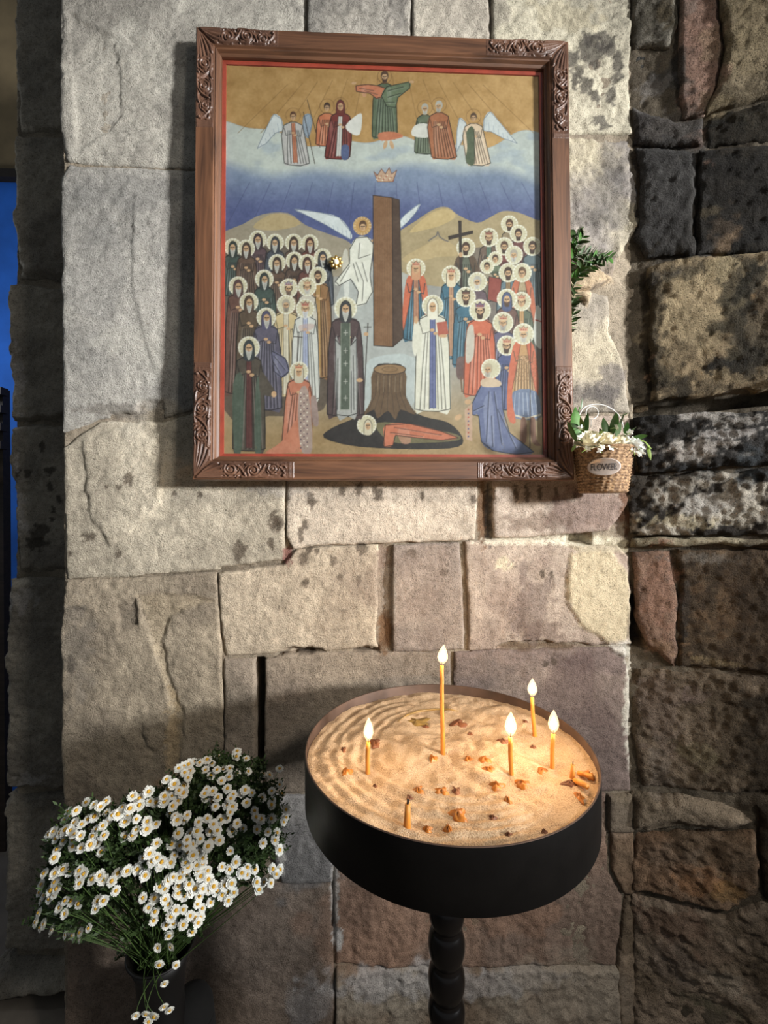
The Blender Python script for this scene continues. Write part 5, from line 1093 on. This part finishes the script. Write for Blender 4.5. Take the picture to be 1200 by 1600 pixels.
rose(947, 687, -0.046, 0.020, 'cream rose in the middle of the hanging basket', (0.45, 0.1), M_ROSE)
rose(968, 690, -0.042, 0.018, 'cream rose right of the middle one in the basket', (0.5, 0.2))
rose(993, 696, -0.034, 0.019, 'white rose drooping over the right edge of the basket', (0.6, 0.7), M_WHITEP)
def leaf_mesh(L, w, fold=0.25, bend=0.25, n=6):
    V = []; 
    for j in range(n + 1):
        t = j / n; ww = w * math.sin(math.pi * min(1, 0.04 + 0.96 * t)) ** 0.8 * (1 - 0.25 * t); z = L * t; y = -bend * L * t * t
        V += [(-ww, y - fold * ww, z), (0, y, z), (ww, y - fold * ww, z)]
    Fc = []
    for j in range(n): a = j * 3; Fc += [(a, a + 1, a + 4, a + 3), (a + 1, a + 2, a + 5, a + 4)]
    return V, Fc
def leaf_obj(name, p0, p1, w, mat, parent=None, roll=0.0, bend=0.15, fold=0.3):
    p0 = np.array(p0, float); d_ = np.array(p1, float) - p0; L = np.linalg.norm(d_); V, Fc = leaf_mesh(L, w, fold, bend)
    o = mesh_obj(name, V, Fc, mat, parent, True, p0); q = Vector(d_).to_track_quat('Z', 'Y'); o.rotation_mode = 'QUATERNION'; o.rotation_quaternion = q @ Matrix.Rotation(roll, 4, 'Z').to_quaternion(); return o
B0 = np.array([bc[0], BY, bz0])
def sprig(name, lab, cat, grp, pts, lv):
    s = empty(name, B0); tag(s, lab, cat, grp)
    if pts: MB().tube(pts, 0.0011, 6).build('stem', M_LEAF, s)
    for (u0, v0, u1, v1, w, dy0, dy1, mt) in lv: leaf_obj('leaf', bl(u0, v0, dy0), bl(u1, v1, dy1), w * 1.55, mt, s, random.uniform(-0.5, 0.5))
    return s
sprig('leaf_sprig', 'broad upright green leaves at the left of the basket, overlapping the frame edge', 'leaves', 'leaf sprigs in the basket', [bl(904, 700, -0.02), bl(902, 650, -0.03), bl(906, 636, -0.03)],
      [(903, 690, 903, 632, 0.0105, -0.045, -0.04, M_LEAF), (908, 640, 908, 622, 0.0026, -0.04, -0.04, M_DLEAF), (911, 690, 914, 642, 0.007, -0.03, -0.03, M_LEAF), (901, 690, 890, 655, 0.006, -0.075, -0.085, M_LEAF), (912, 676, 909, 650, 0.0045, -0.04, -0.05, M_LEAFY)])
sprig('leaf_sprig', 'fan of green leaves standing behind the roses at the basket centre', 'leaves', 'leaf sprigs in the basket', [bl(952, 700, -0.02), bl(956, 670, -0.01)],
      [(950, 682, 945, 650, 0.007, -0.01, 0.0, M_LEAF), (956, 680, 959, 641, 0.009, -0.02, -0.01, M_LEAF), (960, 682, 970, 642, 0.009, -0.02, -0.02, M_LEAF), (968, 650, 984, 642, 0.005, -0.02, -0.03, M_LEAF), (946, 684, 938, 668, 0.005, -0.02, -0.02, M_DLEAF), (962, 684, 966, 658, 0.007, -0.03, -0.04, M_DLEAF), (940, 672, 934, 680, 0.004, -0.04, -0.05, M_LEAFY)])
sprig('leaf_sprig', 'green leaves leaning out on the right side of the basket', 'leaves', 'leaf sprigs in the basket', [bl(970, 700, -0.02), bl(976, 680, -0.02)],
      [(972, 682, 992, 664, 0.009, -0.02, -0.03, M_LEAF), (976, 678, 978, 658, 0.006, -0.02, -0.02, M_LEAF), (990, 682, 1012, 678, 0.008, -0.03, -0.04, M_LEAF), (1000, 686, 1012, 690, 0.005, -0.03, -0.04, M_LEAFY), (1008, 690, 1020, 700, 0.003, -0.03, -0.04, M_LEAFY), (1012, 696, 1018, 718, 0.003, -0.03, -0.045, M_LEAFY), (898, 695, 892, 704, 0.004, -0.065, -0.08, M_LEAFY)])
for i, (u, v, dr) in enumerate([(917, 702, 8), (938, 704, 0), (940, 700, 0), (954, 700, 6), (908, 669, -2), (906, 684, 0), (962, 668, -4), (978, 694, 0), (984, 702, 10), (991, 706, 8), (1003, 700, 8), (974, 678, 0), (984, 676, -2), (930, 697, 5)]):
    p = bl(u, v, -0.066 + 0.012 * (u > 970) + 0.02 * (v < 672)); s = empty('small_blossom', B0 + p); tag(s, 'tiny white star-shaped blossom spilling among the basket roses', 'blossom', 'tiny blossoms in the basket'); s.rotation_euler = (random.uniform(0.6, 1.4), random.uniform(-0.6, 0.6), random.uniform(0, 3))
    mb = MB()
    for k in range(5): petal_mesh(mb, Matrix.Rotation(2 * math.pi * k / 5, 4, 'Z') @ Matrix.Rotation(1.25, 4, 'X'), 0.0032, 0.0085, -0.0008, -0.001)
    mb.build('petals', M_WHITEP, s)
    MB().tube([(0, 0, 0), (0.001, 0.001, -0.006), (0.002, 0.002, -0.012 - 0.001 * max(dr, 0))], 0.0008, 6).build('stem', M_LEAFY, s)

# evergreen sprig tucked behind the right side of the frame
sp = empty('evergreen_sprig', at_y(np.array(893.0), np.array(420.0), 1.095)); tag(sp, 'dark evergreen sprig poking out behind the right side of the frame', 'sprig')
s0 = np.array(sp.location)
def sl(u, v, Y=1.085): return at_y(np.array(float(u)), np.array(float(v)), Y) - s0
for path in ([(884, 470), (900, 440), (912, 410), (930, 402), (950, 408)], [(884, 430), (896, 400), (902, 375), (898, 362)], [(884, 410), (905, 398), (930, 396), (956, 402)], [(884, 395), (900, 385), (912, 368)], [(886, 440), (906, 428), (926, 414), (940, 410)], [(884, 490), (892, 475), (899, 455)], [(884, 520), (892, 500), (898, 482)]):
    P_ = [sl(u, v, 1.092 - 0.012 * i / len(path)) for i, (u, v) in enumerate(path)]
    MB().tube(P_, 0.0012, 6).build('stem', M_DLEAF, sp)
    for i in range(len(P_) - 1):
        for t in (0.05, 0.25, 0.45, 0.65, 0.85):
            b0 = P_[i] * (1 - t) + P_[i + 1] * t; dd = P_[i + 1] - P_[i]; dd = dd / np.linalg.norm(dd)
            for sg in (-1, 1):
                e_ = b0 + dd * 0.010 + np.cross(dd, (0, 1, 0)) * sg * random.uniform(0.012, 0.022) + np.array([0, random.uniform(-0.012, 0.0), 0]); leaf_obj('leaf', b0, e_, random.uniform(0.004, 0.0062), random.choice((M_DLEAF, M_DLEAF, M_LEAF)), sp, random.uniform(-0.8, 0.8))
# ------------------------------------------------------------------ white daisies in a dark vase
VX, VY = at_y(np.array(252.0), np.array(1500.0), 0.93)[:2]
M_VASE = plain('dark_glazed_vase', (15, 13, 12), 0.5, 0, 0.2, 20)
vz = z_at(VX, VY, 1478); 
vase = empty('flower_vase', (VX, VY, 0)); tag(vase, 'tall dark flared vase holding white daisies at the lower left', 'vase')
MB().lathe([(0.0005, 0.0), (0.075, 0.0), (0.085, 0.01), (0.092, 0.12), (0.085, 0.26), (0.062, 0.36), (0.046, vz - 0.16), (0.044, vz - 0.10), (0.050, vz - 0.04), (0.064, vz), (0.060, vz + 0.001), (0.046, vz - 0.04), (0.040, vz - 0.12), (0.0005, vz - 0.14)], 48).build('vase_body', M_VASE, vase)
MB().lathe([(0.064, vz + 0.003), (0.0665, vz), (0.064, vz - 0.003), (0.0605, vz)], 48, closed=True).build('vase_rim', M_VASE, vase)
# a black round-topped form beside the vase, reaching down to the floor
M_FORM = plain('matte_black', (10, 9, 8), 0.95)
pp = at_y(np.array(300.0), np.array(1600.0), 0.97); pz = z_at(pp[0], pp[1], 1548)
form_root = empty('dark_form', (pp[0], pp[1], 0)); tag(form_root, 'dark round-topped form right of the daisy vase at the bottom edge', 'form')
MB().lathe([(0.0005, pz), (0.018, pz - 0.001), (0.034, pz - 0.010), (0.043, pz - 0.028), (0.046, pz - 0.055)], 40).build('form_top', M_FORM, form_root)
MB().lathe([(0.046, pz - 0.056), (0.049, pz - 0.09), (0.052, pz - 0.3), (0.05, 0.02), (0.045, 0.0), (0.0005, 0.0)], 40).build('form_body', M_FORM, form_root)

M_PETAL = plain('white_daisy_petals', (236, 236, 228), 0.65, 0, 0.05, 100); M_EYE = plain('yellow_daisy_eye', (220, 168, 46), 0.7, 0, 0.2, 300, 0.6, 900); M_STEM = plain('daisy_stem_green', (72, 96, 44), 0.6, 0, 0.25, 60); M_FERN = plain('feathery_foliage_green', (54, 74, 34), 0.6, 0, 0.35, 60)
pmesh = []
for var in range(3):
    mb = MB(); R_ = 0.0092
    for ring, (cnt, rr, op, off) in enumerate(((13, 1.0, 1.42, 0.0), (11, 0.78, 1.15, 0.3), (8, 0.55, 0.9, 0.6))):
        for k in range(cnt):
            a = 2 * math.pi * (k + off + random.uniform(-0.15, 0.15)) / cnt; L = R_ * rr * random.uniform(0.9, 1.08); w = R_ * 0.23; T = Matrix.Rotation(a, 4, 'Z') @ Matrix.Rotation(op + 0.15 * var, 4, 'X')
            V = [T @ Vector(p) for p in ((-w * 0.5, 0, L * 0.2), (w * 0.5, 0, L * 0.2), (w, -0.0004, L * 0.7), (w * 0.6, 0.0004, L), (-w * 0.6, 0.0004, L), (-w, -0.0004, L * 0.7))]; mb.add(V, [(0, 1, 2, 5), (5, 2, 3, 4)])
    o = mb.build('petals', M_PETAL, None); pmesh.append(o.data); bpy.data.objects.remove(o)
o = MB().lathe([(0.0001, 0.0034), (0.0016, 0.0031), (0.0028, 0.0020), (0.0032, 0.0006), (0.0028, -0.0006)], 12).build('flower_eye', M_EYE, None); emesh = o.data; bpy.data.objects.remove(o)
outline = np.array([(48, 1440), (62, 1370), (78, 1300), (105, 1262), (150, 1248), (190, 1250), (235, 1232), (262, 1208), (300, 1186), (335, 1168), (370, 1166), (405, 1182), (436, 1192), (446, 1240), (452, 1300), (444, 1350), (420, 1385), (372, 1402), (330, 1424), (302, 1452), (270, 1452), (238, 1448), (205, 1420), (160, 1440), (120, 1474), (84, 1462), (60, 1458)], float)
CXp, CYp = 262, 1330
def dome_y(u, v):
    r = np.hypot((u - CXp) / 215, (v - CYp) / 160); return VY - 0.02 - 0.15 * math.sqrt(max(0, 1 - min(r, 1) ** 2)) + 0.05 * (u - CXp) / 200
spots = []
# bare green gaps seen between the flower clusters
gaps = [(185, 1330, 38, 22), (150, 1440, 40, 20), (235, 1270, 30, 12), (210, 1390, 26, 24), (335, 1340, 18, 14), (300, 1262, 30, 12), (380, 1270, 16, 16), (200, 1440, 40, 26), (140, 1350, 30, 10), (410, 1230, 16, 14)]
rg = random.Random(5); tries = 0
while len(spots) < 285 and tries < 30000:
    tries += 1; u = rg.uniform(40, 455); v = rg.uniform(1165, 1475)
    if poly_sd(outline, np.array([[u, v]]))[0][0] < 0: continue
    if any(((u - a) / c) ** 2 + ((v - b) / d_) ** 2 < 1 for a, b, c, d_ in gaps) and rg.random() < 0.93: continue
    cl_ = fbm(np.array([u / 34.0]), np.array([v / 26.0]), 2, 31)[0]
    if cl_ < -0.3 and rg.random() < 0.6: continue
    if u > 390 and v > 1215 and rg.random() < 0.55: continue
    if any((u - a) ** 2 + ((v - b) * 1.15) ** 2 < 7.8 ** 2 for a, b in spots): continue
    spots.append((u, v))
droop = [(247, 1480), (267, 1479), (264, 1462), (249, 1507), (275, 1508), (257, 1536), (212, 1586), (228, 1584), (241, 1588), (232, 1596), (256, 1572), (265, 1578), (300, 1456), (328, 1416), (342, 1388)]
mouth = np.array([VX, VY, vz - 0.02])
def daisy(u, v, Y, lab, grp, hang=False, sc=1.0):
    p = at_y(np.array(float(u)), np.array(float(v)), Y); c = empty('daisy', p); tag(c, lab, 'daisy', grp)
    out = p - (np.array([VX, VY + 0.02, vz + 0.10])); nrm = out / np.linalg.norm(out) * 0.9 + np.array([rg.uniform(-0.35, 0.35), -0.55 + rg.uniform(-0.3, 0.3), 0.55 + rg.uniform(-0.3, 0.3)])
    if hang: nrm = np.array([rg.uniform(-0.5, 0.5), -0.9, rg.uniform(-0.3, 0.2)])
    nrm /= np.linalg.norm(nrm); qt = Vector(nrm).to_track_quat('Z', 'Y') @ Matrix.Rotation(rg.uniform(0, 6), 4, 'Z').to_quaternion(); s = sc * rg.uniform(0.82, 1.12)
    for nm, md in (('petals', rg.choice(pmesh)), ('flower_eye', emesh)):
        h = bpy.data.objects.new(nm, md); COL.objects.link(h); h.parent = c; h.rotation_mode = 'QUATERNION'; h.rotation_quaternion = qt; h.scale = (s, s, s)
    root = mouth + np.array([rg.uniform(-0.03, 0.03), rg.uniform(-0.03, 0.03), 0.0]) - p
    if hang: b1 = root * 0.75 + np.array([0, -0.07, 0.05]); 
    else: b1 = root * 0.45 - nrm * 0.03 + np.array([0, 0, -0.015])
    pts = [(1 - t) ** 2 * (-nrm * 0.001) + 2 * t * (1 - t) * b1 + t * t * root for t in np.linspace(0, 1, 7)]
    MB().tube(pts, [0.0006, 0.0007, 0.0008, 0.0009, 0.001, 0.001, 0.001], 4, False).build('stem', M_STEM, c)
def where(u, v):
    if u > 330 and v < 1300: return 'small white daisy on the raised upper right of the bunch, nearest the candle tray'
    if u > 300: return 'small white daisy on the lower right flank of the bunch, in its shade'
    if u < 190 and v < 1350: return 'small white daisy on the upper left shoulder of the bunch'
    if u < 190: return 'small white daisy low on the left side of the bunch'
    return 'small white daisy in the middle of the bunch above the vase mouth'
for (u, v) in spots: daisy(u, v, dome_y(u, v) + rg.uniform(-0.012, 0.02), where(u, v), 'daisies massed in the vase')
for (u, v) in droop: daisy(u, v, VY - 0.085 - 0.03 * (v > 1520), 'small white daisy on a drooping stem hanging down in front of the vase', 'daisies drooping over the vase front', True)
# feathery leaves between the stems
mb = MB(); V = []; Fc = []
def leaflet(p, d_, L, w):
    u_ = np.cross(d_, (rg.uniform(-1, 1), rg.uniform(-1, 1), rg.uniform(-1, 1))); u_ /= np.linalg.norm(u_) + 1e-9; n0 = len(V)
    V.extend([p, p + d_ * L * 0.5 + u_ * w, p + d_ * L, p + d_ * L * 0.5 - u_ * w]); Fc.append((n0, n0 + 1, n0 + 2, n0 + 3))
low_ = np.array([(100, 1435), (220, 1400), (335, 1400), (318, 1450), (285, 1492), (240, 1498), (190, 1486), (130, 1474)], float)
for k in range(1700):
    while True:
        u = rg.uniform(40, 458); v = rg.uniform(1168, 1500)
        if poly_sd(outline, np.array([[u, v]]))[0][0] > 20 or (k % 3 == 0 and poly_sd(low_, np.array([[u, v]]))[0][0] > 0): break
    Y = dome_y(u, v) + rg.uniform(0.022, 0.10); p = at_y(np.array(u), np.array(v), Y)
    ax = p - mouth; ax = ax / np.linalg.norm(ax) + np.array([rg.uniform(-0.6, 0.6), rg.uniform(-0.6, 0.3), rg.uniform(-0.4, 0.5)]); ax /= np.linalg.norm(ax); Lf = rg.uniform(0.02, 0.045)
    sd_ = np.cross(ax, (0, -1, 0.2)); sd_ /= np.linalg.norm(sd_) + 1e-9
    for j in range(6):
        b0 = p + ax * Lf * (j / 6)
        for sg in (-1, 1): dd = ax * 0.6 + sd_ * sg * 0.9 + np.array([0, rg.uniform(-0.3, 0.3), 0]); leaflet(b0, dd / np.linalg.norm(dd), Lf * 0.36 * (1.15 - j / 7), 0.0032)
    leaflet(p + ax * Lf * 0.9, ax, Lf * 0.3, 0.002); leaflet(p, ax, Lf, 0.0007)
for (u0, v0, u1, v1) in [(420, 1240, 444, 1232), (425, 1270, 452, 1255), (430, 1300, 458, 1290), (420, 1320, 455, 1312), (415, 1290, 440, 1320), (410, 1350, 430, 1362), (300, 1420, 318, 1460), (310, 1410, 330, 1450), (360, 1390, 372, 1410)]:
    a = at_y(np.array(float(u0)), np.array(float(v0)), VY + 0.03); b = at_y(np.array(float(u1)), np.array(float(v1)), VY + 0.02); d_ = (b - a) / np.linalg.norm(b - a); L = np.linalg.norm(b - a); leaflet(a - d_ * L * 2, d_, L * 3, 0.0007)
    for j in range(6): leaflet(a + d_ * L * j / 5, d_ * 0.8 + np.array([rg.uniform(-0.6, 0.6), 0, rg.uniform(-0.6, 0.6)]), L * 0.4, 0.0009)
fo = mesh_obj('daisy_foliage', V, Fc, M_FERN, None, False); tag(fo, 'feathery green foliage between the white daisies in the vase', 'foliage', None, 'stuff')
